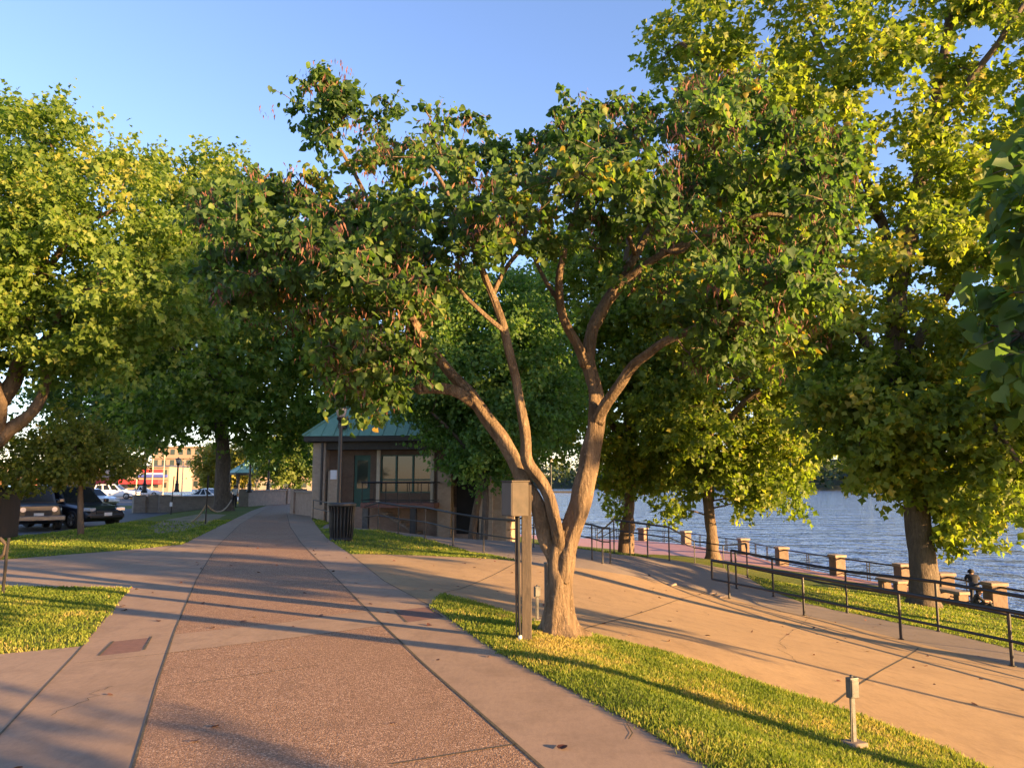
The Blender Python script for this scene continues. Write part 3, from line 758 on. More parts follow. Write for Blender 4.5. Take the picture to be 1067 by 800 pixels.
# --- large riverside tree on the right
Y6 = 27
b6 = G(963, 629)
p6 = [(656, 30), (690, 5), (730, -40), (800, -100), (900, -150), (1030, -170), (1150, -120), (1230, 60), (1240, 300), (1170, 440), (1090, 520), (1040, 548), (1012, 575), (985, 548), (960, 495), (925, 520), (893, 512), (880, 470), (850, 440), (825, 380), (810, 300), (770, 240), (715, 140), (690, 70)]
limbs = [
    pxlimb([(963, 632, Y6, 15), (962, 600, Y6, 13.5), (959, 560, Y6, 12.3), (953, 515, Y6, 11.3), (945, 470, Y6, 10.3), (936, 420, Y6, 9.5), (932, 360, Y6, 10.5), (938, 290, Y6, 9.5), (952, 220, Y6, 8), (968, 140, Y6, 6.5), (985, 50, Y6, 5), (1000, -60, Y6, 3)]),
    pxlimb([(936, 420, Y6, 7), (910, 370, Y6 - .8, 6), (880, 320, Y6 - 1.6, 5), (850, 270, Y6 - 2.2, 4), (815, 210, Y6 - 2.6, 3)]),
    pxlimb([(934, 400, Y6, 7), (965, 340, Y6 + .6, 6), (1000, 290, Y6 + 1.4, 5), (1050, 250, Y6 + 2, 4), (1110, 200, Y6 + 2.5, 3)]),
    pxlimb([(940, 290, Y6, 6), (918, 230, Y6 + 1, 5), (890, 150, Y6 + 1.6, 4), (860, 60, Y6 + 2, 3), (820, -20, Y6 + 2.2, 2)]),
    pxlimb([(968, 140, Y6, 5), (1005, 90, Y6 - 1, 4), (1050, 30, Y6 - 1.8, 3), (1090, -30, Y6 - 2, 2)]),
    pxlimb([(940, 440, Y6, 6), (985, 420, Y6 - 1.5, 4.5), (1030, 440, Y6 - 2.8, 3.5), (1060, 480, Y6 - 3.2, 2.2)]),
    pxlimb([(945, 470, Y6, 5), (920, 450, Y6 - 1.6, 4), (890, 455, Y6 - 2.6, 3)]),
    pxlimb([(918, 230, Y6 + 1, 5), (860, 160, Y6, 4), (780, 90, Y6 - .6, 3), (710, 45, Y6 - 1, 2)]),
]
cl = fill(p6, Y6, 4.4, 540, .66, 31, .2, 2.2) + fill([(838, 385), (900, 370), (1000, 380), (1110, 400), (1100, 490), (1046, 540), (1012, 565), (988, 535), (972, 480), (930, 510), (892, 505), (862, 482)], Y6 - .5, 3.6, 130, .6, 33, .08, 2.2)
make_tree('riverside_tree', 'tallest riverside tree with thick dark trunk standing behind the lower ramp railing', b6, limbs, cl, .98, 215, .235, M['leaf_sycamore'], M['bark_dark'], 32, group='trees along the river promenade',
          shape='lobed', droop=.45, twigs=False, twig_n=10, branch_r=.05, n_side=12, wig=.06, flare=.22, tint=(.55, .2), jitter=.15)

# --- two riverside trees behind the redbud
Y5 = 41
b5 = G(743, 584)
p5 = [(640, 330), (660, 240), (700, 190), (760, 165), (820, 190), (860, 260), (868, 340), (852, 420), (840, 480), (822, 520), (800, 512), (785, 540), (768, 533), (745, 505), (722, 520), (706, 548), (690, 530), (700, 480), (668, 450), (640, 400)]
limbs = [pxlimb([(743, 588, Y5, 6.8), (742, 565, Y5, 6), (739, 530, Y5, 5.5), (736, 500, Y5, 5.2), (738, 440, Y5, 6), (744, 370, Y5, 5), (752, 290, Y5, 3.5), (758, 220, Y5, 2)]),
         pxlimb([(737, 480, Y5, 4.5), (765, 430, Y5 - 1.5, 3.5), (800, 400, Y5 - 2.5, 2.5)]), pxlimb([(738, 450, Y5, 4.5), (705, 400, Y5 - 1, 3.5), (680, 340, Y5 - 1.5, 2.5)])]
cl = fill(p5, Y5, 5, 340, .85, 41, .1, 3) + fill([(790, 330), (868, 320), (880, 420), (858, 478), (835, 500), (800, 470)], Y5, 3, 60, .8, 44, .05, 3)
make_tree('riverside_tree', 'riverside tree with straight pale trunk in front of the pink promenade and sunny low leaves', b5, limbs, cl, 1.25, 190, .28, M['leaf_sycamore'], M['bark_tan'], 42, group='trees along the river promenade',
          shape='lobed', twigs=False, twig_n=10, branch_r=.06, n_side=10, flare=.12, tint=(.42, .2), jitter=.15)
Y4 = 45
b4 = G(652, 578)
p4 = [(520, 340), (560, 270), (620, 230), (690, 240), (740, 300), (742, 400), (735, 470), (715, 508), (690, 498), (668, 512), (645, 530), (640, 505), (620, 500), (606, 476), (580, 470), (545, 470), (520, 420)]
limbs = [pxlimb([(651, 581, Y4, 6.2), (653, 555, Y4, 5.5), (656, 520, Y4, 5.1), (659, 490, Y4, 4.8), (655, 430, Y4, 5.5), (645, 360, Y4, 4), (640, 290, Y4, 2.4)]),
         pxlimb([(658, 470, Y4, 4), (620, 420, Y4 - 1, 3), (580, 370, Y4 - 2, 2)]), pxlimb([(657, 450, Y4, 4), (690, 400, Y4 - 1, 3), (710, 350, Y4 - 1.5, 2)])]
cl = fill(p4, Y4, 5, 330, .85, 51, .08, 3)
make_tree('riverside_tree', 'riverside tree with leaning reddish trunk seen just right of the forked redbud', b4, limbs, cl, 1.3, 190, .27, M['leaf_sycamore'], M['bark_tan'], 52, group='trees along the river promenade',
          shape='lobed', twigs=False, twig_n=10, branch_r=.06, n_side=10, flare=.12, tint=(.5, .2), jitter=.15)

# --- fine-leaved trees at the right end of the pavilion
Y3 = 31
b3 = G(505, 571)
p3 = [(392, 430), (400, 370), (430, 320), (480, 280), (540, 280), (580, 330), (590, 400), (575, 455), (545, 480), (520, 496), (500, 502), (480, 500), (462, 478), (434, 448), (406, 428)]
limbs = [pxlimb([(504, 573, Y3, 4.2), (505, 545, Y3, 3.6), (506, 515, Y3, 3.3), (504, 480, Y3, 3), (498, 430, Y3, 2.6), (492, 370, Y3, 2), (490, 310, Y3, 1.2)]),
         pxlimb([(505, 500, Y3, 2.4), (480, 460, Y3 - .6, 2), (450, 430, Y3 - 1, 1.4)]), pxlimb([(503, 470, Y3, 2.4), (530, 420, Y3 - .4, 1.8), (550, 370, Y3 - .6, 1.2)])]
cl = fill(p3, Y3, 2.8, 250, .56, 61, .1, 2)
make_tree('locust_tree', 'slender fine-leaved tree with thin dark trunk behind the upper ramp railing', b3, limbs, cl, .85, 270, .15, M['leaf_locust'], M['bark_dark'], 62,
          group='fine-leaved trees by the pavilion', twigs=False, twig_n=10, branch_r=.03, n_side=8, tint=(.4, .2), jitter=.17)
b3b = G(493, 563)
limbs = [pxlimb([(492, 566, 33, 4.5), (494, 540, 33, 3.8), (500, 512, 33, 3.3), (508, 480, 33, 2.8), (520, 420, 33, 2.2), (526, 350, 33, 1.2)])]
cl = fill([(440, 420), (470, 340), (540, 320), (600, 360), (610, 430), (585, 480), (540, 488), (480, 490)], 34, 2.6, 150, .62, 63, .1, 2)
make_tree('locust_tree', 'slender fine-leaved tree with leaning trunk against the dark pavilion opening', b3b, limbs, cl, .95, 200, .16, M['leaf_locust'], M['bark_tan'], 64,
          group='fine-leaved trees by the pavilion', twigs=False, twig_n=10, branch_r=.03, n_side=8, tint=(.4, .2), jitter=.17)

# --- big maple on the left, its forked trunk at the frame edge
YA = 23
bA = (-16.9, YA, h1(-16.9, YA))
pA = [(-160, 260), (-120, 160), (-40, 120), (5, 112), (20, 104), (44, 120), (58, 102), (80, 118), (76, 150), (95, 165), (112, 148), (128, 168), (150, 160), (165, 190), (190, 235), (212, 262), (222, 300), (215, 340), (190, 360), (160, 372), (148, 398), (118, 382), (85, 392), (50, 385), (0, 380), (-60, 400), (-130, 360)]
limbs = [
    [(*bA, .36), (-16.8, YA, 1.2, .31), (-16.4, YA, 2.4, .29), (-15.7, YA, 3.6, .26)] + pxlimb([(14, 398, YA, 8), (28, 340, YA, 6.5), (45, 270, YA, 5), (52, 200, YA, 3.2), (54, 140, YA, 2)]),
    [(-16.6, YA, 2.0, .22)] + pxlimb([(-14, 470, YA - .1, 8), (8, 449, YA - .2, 7.5), (30, 432, YA - .3, 6), (43, 414, YA - .3, 5), (48, 394, YA - .3, 4.5), (46, 360, YA - .4, 3.8), (70, 320, YA - .8, 3), (110, 290, YA - 1.2, 2.2)]),
    pxlimb([(6, 420, YA, 7), (-20, 380, YA - .6, 6), (-50, 330, YA - 1, 4.5), (-80, 260, YA - 1.4, 3)]),
    pxlimb([(14, 398, YA, 5), (60, 340, YA + 1, 4), (120, 300, YA + 1.6, 3), (170, 280, YA + 1.8, 2)]),
    pxlimb([(-3, 452, YA - .3, 5), (2, 420, YA - .8, 4.5), (-8, 392, YA - 1.3, 4), (-12, 340, YA - 1.8, 3)]),
    pxlimb([(40, 300, YA, 4), (80, 240, YA - .8, 3), (130, 215, YA - 1, 2)]),
]
cl = fill(pA, YA, 3.6, 340, .66, 71, .18, 2.0)
make_tree('maple_tree', 'big sunlit maple at the left edge with a pale forked trunk', bA, limbs, cl, .9, 270, .16, M['leaf_maple'], M['bark_tan'], 72,
          shape='lobed', twigs=False, twig_n=10, branch_r=.045, n_side=12, wig=.05, flare=.3, tint=(.5, .2), jitter=.14)

# --- tall tree with the straight trunk left of the path
YT = 45
bT = G(232, 533)
pT = [(118, 330), (122, 250), (132, 190), (150, 172), (180, 165), (215, 160), (245, 172), (255, 205), (290, 235), (330, 280), (360, 330), (372, 380), (368, 425), (340, 448), (315, 462), (290, 458), (262, 470), (246, 452), (222, 462), (205, 440), (180, 455), (158, 440), (140, 462), (120, 445), (105, 400)]
limbs = [pxlimb([(232, 535, YT, 8.6), (232, 515, YT, 7.8), (232, 480, YT, 7.2), (231, 440, YT, 6.6), (230, 390, YT, 6), (229, 330, YT, 5), (226, 260, YT, 3.6), (222, 200, YT, 2)]),
         pxlimb([(231, 410, YT, 4), (200, 375, YT - 1.5, 3.2), (165, 350, YT - 3, 2.4), (140, 330, YT - 3.5, 1.6)]), pxlimb([(231, 420, YT, 4), (262, 380, YT - 1.5, 3.2), (300, 350, YT - 2.5, 2.2), (335, 345, YT - 3, 1.5)]),
         pxlimb([(230, 350, YT, 3.6), (260, 300, YT + 1.5, 2.6), (290, 280, YT + 2, 1.8)]), pxlimb([(229, 330, YT, 3.6), (195, 280, YT + 1, 2.6), (165, 240, YT + 2, 1.8)])]
cl = fill(pT, YT, 6.5, 380, 1.1, 81, .22, 3.4)
make_tree('shade_tree', 'tall shade tree with straight trunk rising from the lawn left of the path', bT, limbs, cl, 1.5, 190, .29, M['leaf_maple'], M['bark_dark'], 82,
          shape='lobed', twigs=False, twig_n=10, branch_r=.07, n_side=12, flare=.3, tint=(.5, .22), jitter=.15)
# a lower dark tree filling behind it at the left
YU = 52
bU = (-28.5, YU, h1(-28.5, YU))
limbs = [pxlimb([(95, 533, YU, 4), (96, 500, YU, 3.6), (100, 460, YU, 3.2), (112, 400, YU, 2.6), (125, 340, YU, 1.6)])]
limbs[0][0] = (*bU, .3); bx = limbs[0][0]
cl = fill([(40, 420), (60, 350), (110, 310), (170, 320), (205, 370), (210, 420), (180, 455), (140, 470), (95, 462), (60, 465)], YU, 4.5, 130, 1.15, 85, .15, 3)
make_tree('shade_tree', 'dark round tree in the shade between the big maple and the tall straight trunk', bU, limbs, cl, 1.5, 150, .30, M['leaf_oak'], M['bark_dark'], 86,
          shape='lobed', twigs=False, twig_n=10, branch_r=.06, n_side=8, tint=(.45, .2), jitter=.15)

# --- small young tree in front of the cars
bS = G(84, 557); YS = bS[1]
limbs = [pxlimb([(84, 558, YS, 3.4), (84, 530, YS, 2.7), (84, 505, YS, 2.5), (84, 490, YS, 2.3), (78, 465, YS, 1.6), (72, 440, YS, .9)]),
         pxlimb([(84, 498, YS, 1.8), (98, 488, YS - .2, 1.5), (112, 478, YS - .3, 1)]), pxlimb([(84, 496, YS, 1.8), (68, 482, YS - .3, 1.4), (40, 470, YS - .5, 1)])]
cl = fill([(-30, 480), (0, 462), (25, 450), (38, 458), (55, 440), (68, 424), (80, 440), (92, 432), (112, 445), (140, 468), (153, 482), (140, 496), (105, 494), (84, 504), (60, 500), (30, 512), (0, 508), (-30, 500)], YS, 1.6, 150, .36, 91, .1, 1)
make_tree('young_tree', 'young leafy tree with a thin trunk standing in front of the black car', bS, limbs, cl, .46, 150, .105, M['leaf_yellow'], M['bark_tan'], 92,
          twigs=False, twig_n=10, branch_r=.02, n_side=8, tint=(.25, .24), jitter=.17)

# --- trees beyond the gate
def bushy(name, label, px, pbase, Y, poly, n, sp, cr, per, leaf, lm, seed, group=None, bark_m='bark_dark', D=2.5, r=2.0):
    x, _, _ = at(px, pbase, Y); base = (x, Y, h1(x, Y))
    top = min(p[1] for p in poly) + 15
    L = [(*base, r * Y / F)] + pxlimb([(px, (pbase + top) / 2, Y, r * .7), (px + 1, top, Y, r * .25)])
    make_tree(name, label, base, [L], fill(poly, Y, D, n, sp, seed, .1, 2), cr, per, leaf, lm, M[bark_m], seed + 1, group=group, twigs=False, twig_n=10, branch_r=.04, n_side=8, jitter=.17)
g_ = 'trees beyond the park gate'
bushy('park_tree', 'dark round little tree standing beyond the gate left of the pavilion', 302, 522, 72, [(264, 490), (270, 472), (290, 460), (315, 462), (328, 478), (326, 500), (300, 500), (275, 502)], 50, .8, .95, 170, .26, M['leaf_oak'], 101, g_)
bushy('park_tree', 'yellow sunlit tree beyond the gate rising above the dark round one', 308, 520, 96, [(282, 478), (290, 440), (312, 425), (335, 445), (340, 480), (310, 490)], 45, 1.3, 1.4, 170, .36, M['leaf_yellow'], 104, g_)
bushy('park_tree', 'yellow sunlit tree just right of the tall straight trunk behind the gazebo', 254, 520, 100, [(238, 500), (238, 470), (250, 458), (268, 468), (272, 485), (250, 505)], 36, 1.2, 1.3, 170, .36, M['leaf_yellow'], 107, g_)
bushy('park_tree', 'yellow sunlit tree just left of the tall straight trunk by the far buildings', 221, 520, 105, [(208, 515), (207, 480), (218, 462), (232, 470), (233, 510)], 34, 1.2, 1.3, 170, .36, M['leaf_yellow'], 110, g_)

# --- the next redbud, hanging into the frame from the right, and the trees that stand beside and behind the viewer
bN = (5.9, 4.2, h1(5.9, 4.2))
nl = [(5.9, 4.2, bN[2], .16), (5.88, 4.2, .4, .13), (5.75, 4.2, 1.3, .115), (5.4, 4.15, 2.3, .09), (4.9, 4.1, 3.1, .06), (4.3, 4.0, 3.9, .03)]
cl = fill([(1046, 215), (1066, 150), (1080, 100), (1200, 60), (1400, 150), (1430, 330), (1300, 430), (1110, 440), (1075, 425), (1052, 385), (1062, 330), (1038, 260)], 3.9, .8, 60, .25, 121)
make_tree('redbud_tree', 'redbud at the right edge of the frame whose large shaded leaves hang into view', bN, [nl, [(5.7, 4.2, 1.5, .07), (5.0, 4.1, 2.1, .05), (4.2, 4.0, 2.5, .035), (3.3, 3.95, 2.75, .015)]], cl, .27, 80, .088, M['leaf_redbud'], M['bark_redbud'], 122,
          shape='heart', droop=.85, twig_n=7, up=.35, branch_r=.022, n_side=10, wig=.03, flare=.12, tint=(.45, .2), jitter=.14)

bM = (19.5, 16.5, h1(19.5, 16.5))
def ell(c, r, n, sp, seed):
    q = np.random.default_rng(seed); out = []
    for _ in range(20000):
        v = q.uniform(-1, 1, 3)
        if (v ** 2).sum() > 1: continue
        p_ = np.array(c) + v * np.array(r)
        if mnoise.noise(Vector(p_ / 2.4)) < -.18: continue
        if out and (((np.array(out) - p_) ** 2).sum(1) < sp * sp).any(): continue
        out.append(p_)
        if len(out) >= n: break
    return out
make_tree('riverside_tree', 'riverside tree just outside the right edge of the frame on the bank', bM, [[(*bM, .4), (19.5, 16.5, .5, .33), (19.4, 16.6, 4, .28), (19.6, 16.4, 9, .12)]], ell((19.5, 16.5, 5.6), (5.2, 4.6, 5.2), 170, 1.0, 131), 1.15, 120, .27, M['leaf_sycamore'], M['bark_dark'], 132,
          group='trees along the river promenade', shape='lobed', twigs=False, twig_n=10, branch_r=.05, n_side=10, flare=.25, jitter=.15)
bR = (8.5, -2.8, h1(8.5, -2.8))
make_tree('redbud_tree', 'redbud in the grass strip behind the viewer', bR, [[(*bR, .17), (8.5, -2.8, .4, .14), (8.4, -2.7, 1.4, .12), (8.2, -2.6, 2.6, .07), (8.0, -2.5, 3.6, .03)]], ell((8.3, -2.7, 2.9), (2.4, 2.2, 1.5), 80, .5, 141), .4, 80, .10, M['leaf_redbud'], M['bark_redbud'], 142,
          shape='heart', droop=.8, twig_n=7, branch_r=.022, n_side=8)

bV = (21, 7, h1(21, 7))
make_tree('riverside_tree', 'high-crowned riverside tree outside the frame behind the right edge', bV, [[(*bV, .42), (21, 7, 0, .34), (21.1, 7.1, 4, .3), (20.9, 6.9, 10, .12)]], ell((21, 7.6, 9.4), (4.2, 4.8, 5.0), 230, .85, 151), 1.15, 150, .27, M['leaf_sycamore'], M['bark_dark'], 152,
          group='trees along the river promenade', shape='lobed', twigs=False, twig_n=10, branch_r=.05, n_side=10, flare=.25, jitter=.15)
# a few dry leaves lying on the paving
q = np.random.default_rng(77); pts = []
while len(pts) < 170:
    x_, y_ = q.uniform(-7, 9), q.uniform(3.2, 22)
    if abs(x_) < y_ * .72: pts.append((x_, y_, h1(x_, y_) + .008))
o = leaves('fallen_leaves', np.array(pts), np.c_[q.normal(0, 1, (170, 2)), q.normal(0, .12, 170)], np.c_[q.normal(0, .3, (170, 2)), np.ones(170)], q.uniform(.035, .075, 170), q.random(170), M['pod'], None, 'heart')
tag(o, 'small dry leaves lying scattered on the paving', 'fallen leaves', kind='stuff')

bShade = (16, 2.7, h1(16, 2.7))  # unseen tree added to throw gappy striped shade across the path
make_tree('riverside_tree', 'unseen young tree with a thin layered crown, added to stripe the path with shade', bShade, [[(*bShade, .1), (16, 2.7, 0, .075), (16, 2.8, 2.6, .06), (16.1, 2.7, 5.2, .04)]], ell((16, 2.7, 4.1), (2.4, 1.75, 1.6), 40, .6, 161), .55, 110, .2, M['leaf_sycamore'], M['bark_tan'], 162,
          group='trees along the river promenade', shape='lobed', twigs=False, twig_n=10, branch_r=.03, n_side=10, flare=.2, jitter=.14)

# ------------------------------------------------------------------ railings
def V3(p): return np.array(p, float)
def railing(label, bases, h, bars, r=.027, group='dark steel guard rails along the ramps', start_ext=None, end_ext=None, loop_start=False, loop_end=False, curl_end=False, name='guard_rail'):
    """bases: world points of the post feet; bars: heights of the rails"""
    b = [V3(p) for p in bases]; org = b[0]
    root = thing(name, label, 'railing', tuple(org), 0, group)
    for p in b:
        q = p - org
        m = MB(); m.bar(q + V3((0, 0, -.03)), q + V3((0, 0, h)), r, 8); m.lathe(q, [(r * 1.9, 0), (r * 1.9, .012), (r * 1.1, .02)], 8)
        m.build('post', M['iron'], root, smooth=False)
    line = [p - org for p in b]
    if start_ext: line = [line[0] + V3(start_ext)] + line
    if end_ext: line = line + [line[-1] + V3(end_ext)]
    for k, z in enumerate(bars):
        pts = [p + V3((0, 0, z)) for p in line]
        if curl_end and k == 0:
            d = line[-1] - line[-2]; d /= np.linalg.norm(d)
            pts = pts[:-1] + [pts[-1] - d * .45, pts[-1] - d * .2 + V3((0, 0, -.03)), pts[-1] + V3((0, 0, -.14))]
        m = MB(); m.tube(pts, r * (1.35 if k == 0 else .9), 8); m.build('rail', M['iron'], root)
    for flag, e in ((loop_start, 0), (loop_end, -1)):
        if flag:
            m = MB(); m.bar(line[e] + V3((0, 0, bars[-1])), line[e] + V3((0, 0, bars[0])), r, 8); m.build('end_loop', M['iron'], root)
    return root
def dirn(a, b):
    d = V3(b) - V3(a); return d / np.linalg.norm(d)
r1 = [G(*p) for p in ((760, 623.5), (838, 641), (939, 666), (1055, 694))]; r1.append(tuple(V3(r1[-1]) + dirn(r1[-2], r1[-1]) * 2.6)); r1.append(tuple(V3(r1[-1]) + dirn(r1[-3], r1[-2]) * 2.6))
for i in (4, 5): r1[i] = (r1[i][0], r1[i][1], h1(*r1[i][:2]))
railing('dark ramp railing nearest the orange slab, its post feet at the slab edge', r1, .93, (.92, .42), .03, start_ext=tuple(-dirn(r1[0], r1[1]) * .62), loop_start=True)
r2 = [G(*p) for p in ((767.5, 613), (806, 621.5), (883, 638.5), (978, 657.5))]; r2.append(tuple(V3(r2[-1]) + dirn(r2[-2], r2[-1]) * 2.7)); r2.append(tuple(V3(r2[-1]) + dirn(r2[-3], r2[-2]) * 2.7))
for i in (4, 5): r2[i] = (r2[i][0], r2[i][1], h1(*r2[i][:2]))
railing('dark ramp railing on the grass side of the lower ramp before the tallest tree', r2, 1.07, (1.06, .66), .028, start_ext=tuple(-dirn(r2[0], r2[1]) * .12), loop_start=True)
r3 = [G(*p) for p in ((622, 573), (640, 576), (656.5, 578.5), (675, 581), (697.5, 584), (724, 586), (754, 591), (779, 601.5))]
railing('long dark railing curving down at its right end in front of the pink promenade', r3, 1.04, (1.05, .72), .024, curl_end=True)
r5 = [G(*p) for p in ((376, 550), (394, 551.5), (415, 555.5), (443, 560.5), (472, 568.5), (504, 575.5), (541, 584))]
railing('dark sloping handrail along the grass edge right of the black litter bin', r5, .95, (.95, .5), .022)
r4 = [G(*p) for p in ((490, 558), (513.6, 562.5), (556, 570), (600, 579), (617, 583), (628, 587), (636, 587))]
railing('dark railing beyond the upper ramp, ending just right of the redbud trunk', r4, .98, (.98, .6), .022, loop_end=True)
r6 = [G(*p) for p in ((326, 541), (340, 545), (352, 549))]
railing('short low railing at the path edge left of the black litter bin', r6, .85, (.85, .5), .02)

# ------------------------------------------------------------------ riverside pillars and their railing panels
PIL = [(1038, 636), (985, 623), (942, 611), (873, 599), (815, 588.5), (775, 577), (715, 567), (670, 563)]
pil_pos = [V3(P(x, y, -3)) for x, y in PIL] + [V3((5.2, 66.5, -3)), V3((.2, 71, -3))]
pil_lab = ['stone river pillar at the far right with two people beside it', 'stone river pillar just right of the thick tree trunk', 'stone river pillar just left of the thick tree trunk behind the stone bench',
           'stone river pillar between the thick trunk and the pale trunk, nearer one', 'stone river pillar between the two trunks, the farther one in the open', 'stone river pillar just right of the straight pale trunk',
           'stone river pillar just left of the straight pale trunk', 'small stone river pillar right of the leaning reddish trunk', 'distant stone river pillar behind the forked redbud trunk', 'distant stone river pillar left of the forked redbud trunk']
pil_ang = []
for i, p in enumerate(pil_pos):
    a, b = pil_pos[max(i - 1, 0)], pil_pos[min(i + 1, len(pil_pos) - 1)]
    pil_ang.append(math.atan2(b[1] - a[1], b[0] - a[0]))
proto = None
for p, an, lb in zip(pil_pos, pil_ang, pil_lab):
    if proto is None:
        proto = thing('stone_pillar', lb, 'pillar', tuple(p), an, 'stone pillars of the river railing')
        MB().box((0, 0, .44), (.56, .56, .92)).build('shaft', M['stone'], proto, bevel=.02)
        MB().box((0, 0, .955), (.66, .66, .12)).build('cap', M['cap'], proto, bevel=.02)
    else:
        o = copy_tree(proto); o.location = tuple(p); o.rotation_euler = (0, 0, an); o['label'] = lb
ends = [V3((19.5, 19, -3))] + pil_pos
rl = ['river railing panel running out of frame right of the two people', 'river railing panel between the far right pillar and the thick trunk', 'river railing panel behind the thick tree trunk', 'river railing panel left of the thick trunk, above the stone bench',
      'river railing panel between the two free-standing pillars', 'river railing panel right of the straight pale trunk by its low leaves', 'river railing panel behind the straight pale trunk', 'river railing panel between the pale trunk and the reddish trunk', 'river railing panel behind the leaning reddish trunk', 'river railing panel seen between the redbud stems']
for a, b, lb in zip(ends[:-1], ends[1:], rl):
    d = dirn(a, b); L = np.linalg.norm(b - a); root = thing('river_railing', lb, 'railing', tuple(a + d * .3), 0, 'river railing panels')
    L2 = L - .6
    for z in (.86, .12):
        MB().bar(d * 0 + V3((0, 0, z)), d * L2 + V3((0, 0, z)), .042 if z > .5 else .03, 6).build('rail', M['iron'], root)
    n = max(2, int(L2 / 1.7))
    for k in range(1, n):
        c = d * (L2 * k / n); m = MB()
        for off in (-.09, .09): m.bar(c + d * off + V3((0, 0, .0)), c + d * off + V3((0, 0, .86)), .024, 6)
        for z in (.3, .5, .68): m.bar(c - d * .09 + V3((0, 0, z)), c + d * .09 + V3((0, 0, z)), .018, 5)
        m.build('post', M['iron'], root)
# stone benches on the promenade
bl = ['low stone bench slab beside the promenade left of the thick trunk', 'low stone bench block right of the thick trunk']
for (px, py, rz), lb in zip(((930, 615, 1.75), (992, 627, 1.75)), bl):
    p = P(px, py, -3); root = thing('stone_bench', lb, 'bench', p, rz, 'stone benches on the promenade')
    MB().box((0, 0, .42), (1.5, .55, .12)).build('seat', M['cap'], root, bevel=.02)
    for s in (-.5, .5): MB().box((s, 0, .18), (.28, .45, .36)).build('leg', M['stone'], root, bevel=.015)

# ------------------------------------------------------------------ litter bin, lamps
def litter_bin(label, loc, s=1.0):
    root = thing('litter_bin', label, 'litter bin', loc, 0.3, 'black slatted litter bins')
    m = MB()
    for k in range(22):
        a = 2 * PI * k / 22; c, sn = math.cos(a), math.sin(a)
        m.tube([(c * r_ * s, sn * r_ * s, z * s) for r_, z in ((.27, .06), (.30, .35), (.305, .72), (.335, .93))], .026 * s, 4)
    m.build('slatted_body', M['black'], root)
    m = MB(); m.lathe((0, 0, 0), [(.33 * s, .90 * s), (.375 * s, .92 * s), (.375 * s, .97 * s), (.33 * s, .985 * s)], 24); m.build('rim', M['black'], root)
    m = MB(); m.lathe((0, 0, 0), [(.25 * s, .05 * s), (.265 * s, .8 * s), (.25 * s, .88 * s)], 20); m.build('liner', M['dark_void'], root)
    m = MB(); m.lathe((0, 0, 0), [(.29 * s, .0), (.30 * s, .05 * s), (.27 * s, .09 * s)], 20); m.build('base', M['black'], root)
    return root
litter_bin('black slatted litter bin on the path edge below the nearest street lamp', G(355.5, 563), 1.06)

def street_lamp(label, loc, Hh, s=1.0):
    root = thing('street_lamp', label, 'street lamp', loc, 0.2, 'black lantern street lamps')
    m = MB(); m.lathe((0, 0, 0), [(.19 * s, 0), (.2 * s, .1 * s), (.15 * s, .16 * s), (.13 * s, .5 * s), (.15 * s, .55 * s), (.10 * s, .62 * s), (.085 * s, .8 * s)], 16); m.build('base', M['black'], root, smooth=False)
    m = MB(); m.lathe((0, 0, 0), [(.075 * s, .75 * s), (.055 * s, Hh - .55 * s), (.08 * s, Hh - .52 * s), (.05 * s, Hh - .49 * s)], 14); m.build('pole', M['black'], root)
    m = MB(); m.lathe((0, 0, Hh - .5 * s), [(.06 * s, 0), (.13 * s, .06 * s), (.15 * s, .12 * s), (.12 * s, .14 * s)], 12); m.build('lamp_holder', M['black'], root)
    m = MB(); m.lathe((0, 0, Hh - .37 * s), [(.11 * s, 0), (.15 * s, .12 * s), (.19 * s, .28 * s), (.19 * s, .30 * s)], 12); m.build('lantern', M['lamp_glass'], root, smooth=True)
    m = MB(); m.lathe((0, 0, Hh - .08 * s), [(.215 * s, 0), (.21 * s, .025 * s), (.12 * s, .08 * s), (.03 * s, .13 * s), (.025 * s, .18 * s)], 12); m.build('cap', M['black'], root)
    return root
def lamp_at(label, px, top, Y, base=None):
    x, _, zt = at(px, top, Y); zb = h1(x, Y) if base is None else base
    return street_lamp(label, (x, Y, zb), zt - zb - .1, 1.0)
lamp_at('nearest street lamp, its lantern in front of the green pavilion roof', 356, 420, 24.8)
lamp_at('street lamp on the wall left of the gate, beside the gazebo roof', 262, 460, 52, .95)
lamp_at('street lamp just right of the gazebo before the dark round tree', 281, 467, 58, .95)
lamp_at('leftmost street lamp rising over the grey block wall in the car park', 153, 466, 51, .95)
lamp_at('street lamp at the right end of the car park wall by the apartment block', 186, 476, 56, .95)
lamp_at('slim street lamp on the promenade seen between the redbud stems', 574, 476, 62, -3)

# ------------------------------------------------------------------ things beside the path
p = G(550, 667); root = thing('box_post', 'weathered post carrying a faded metal box in front of the redbud', 'utility post', p, 0)
Yp = p[1]
ztop = at(548, 503, Yp)[2] - p[2]
zb = at(540, 538, Yp)[2] - p[2]
MB().box((-.012, 0, ztop / 2 - .02), (.105, .09, ztop)).build('post', M['post_wood'], root, bevel=.008)
mb = MB(); mb.box((0, 0, (ztop + zb) / 2 + .01), (.205, .205, ztop - zb), math.radians(32))
bx_ = mb.build('cabinet', M['tan_metal'], root, bevel=.006); bx_.location = (-.13, -.075, 0)
mb = MB(); mb.box((0, 0, ztop + .018), (.225, .225, .016), math.radians(32)); q = mb.build('cabinet_lid', M['tan_metal'], root, bevel=.004); q.location = (-.13, -.075, 0)
mb = MB(); a_ = math.radians(32); mb.box((-.1045 * math.cos(a_), -.1045 * math.sin(a_), (ztop + zb) / 2 + .01), (.006, .19, ztop - zb - .02), a_); q = mb.build('side_panel', M['brown_box'], root); q.location = (-.13, -.075, 0)
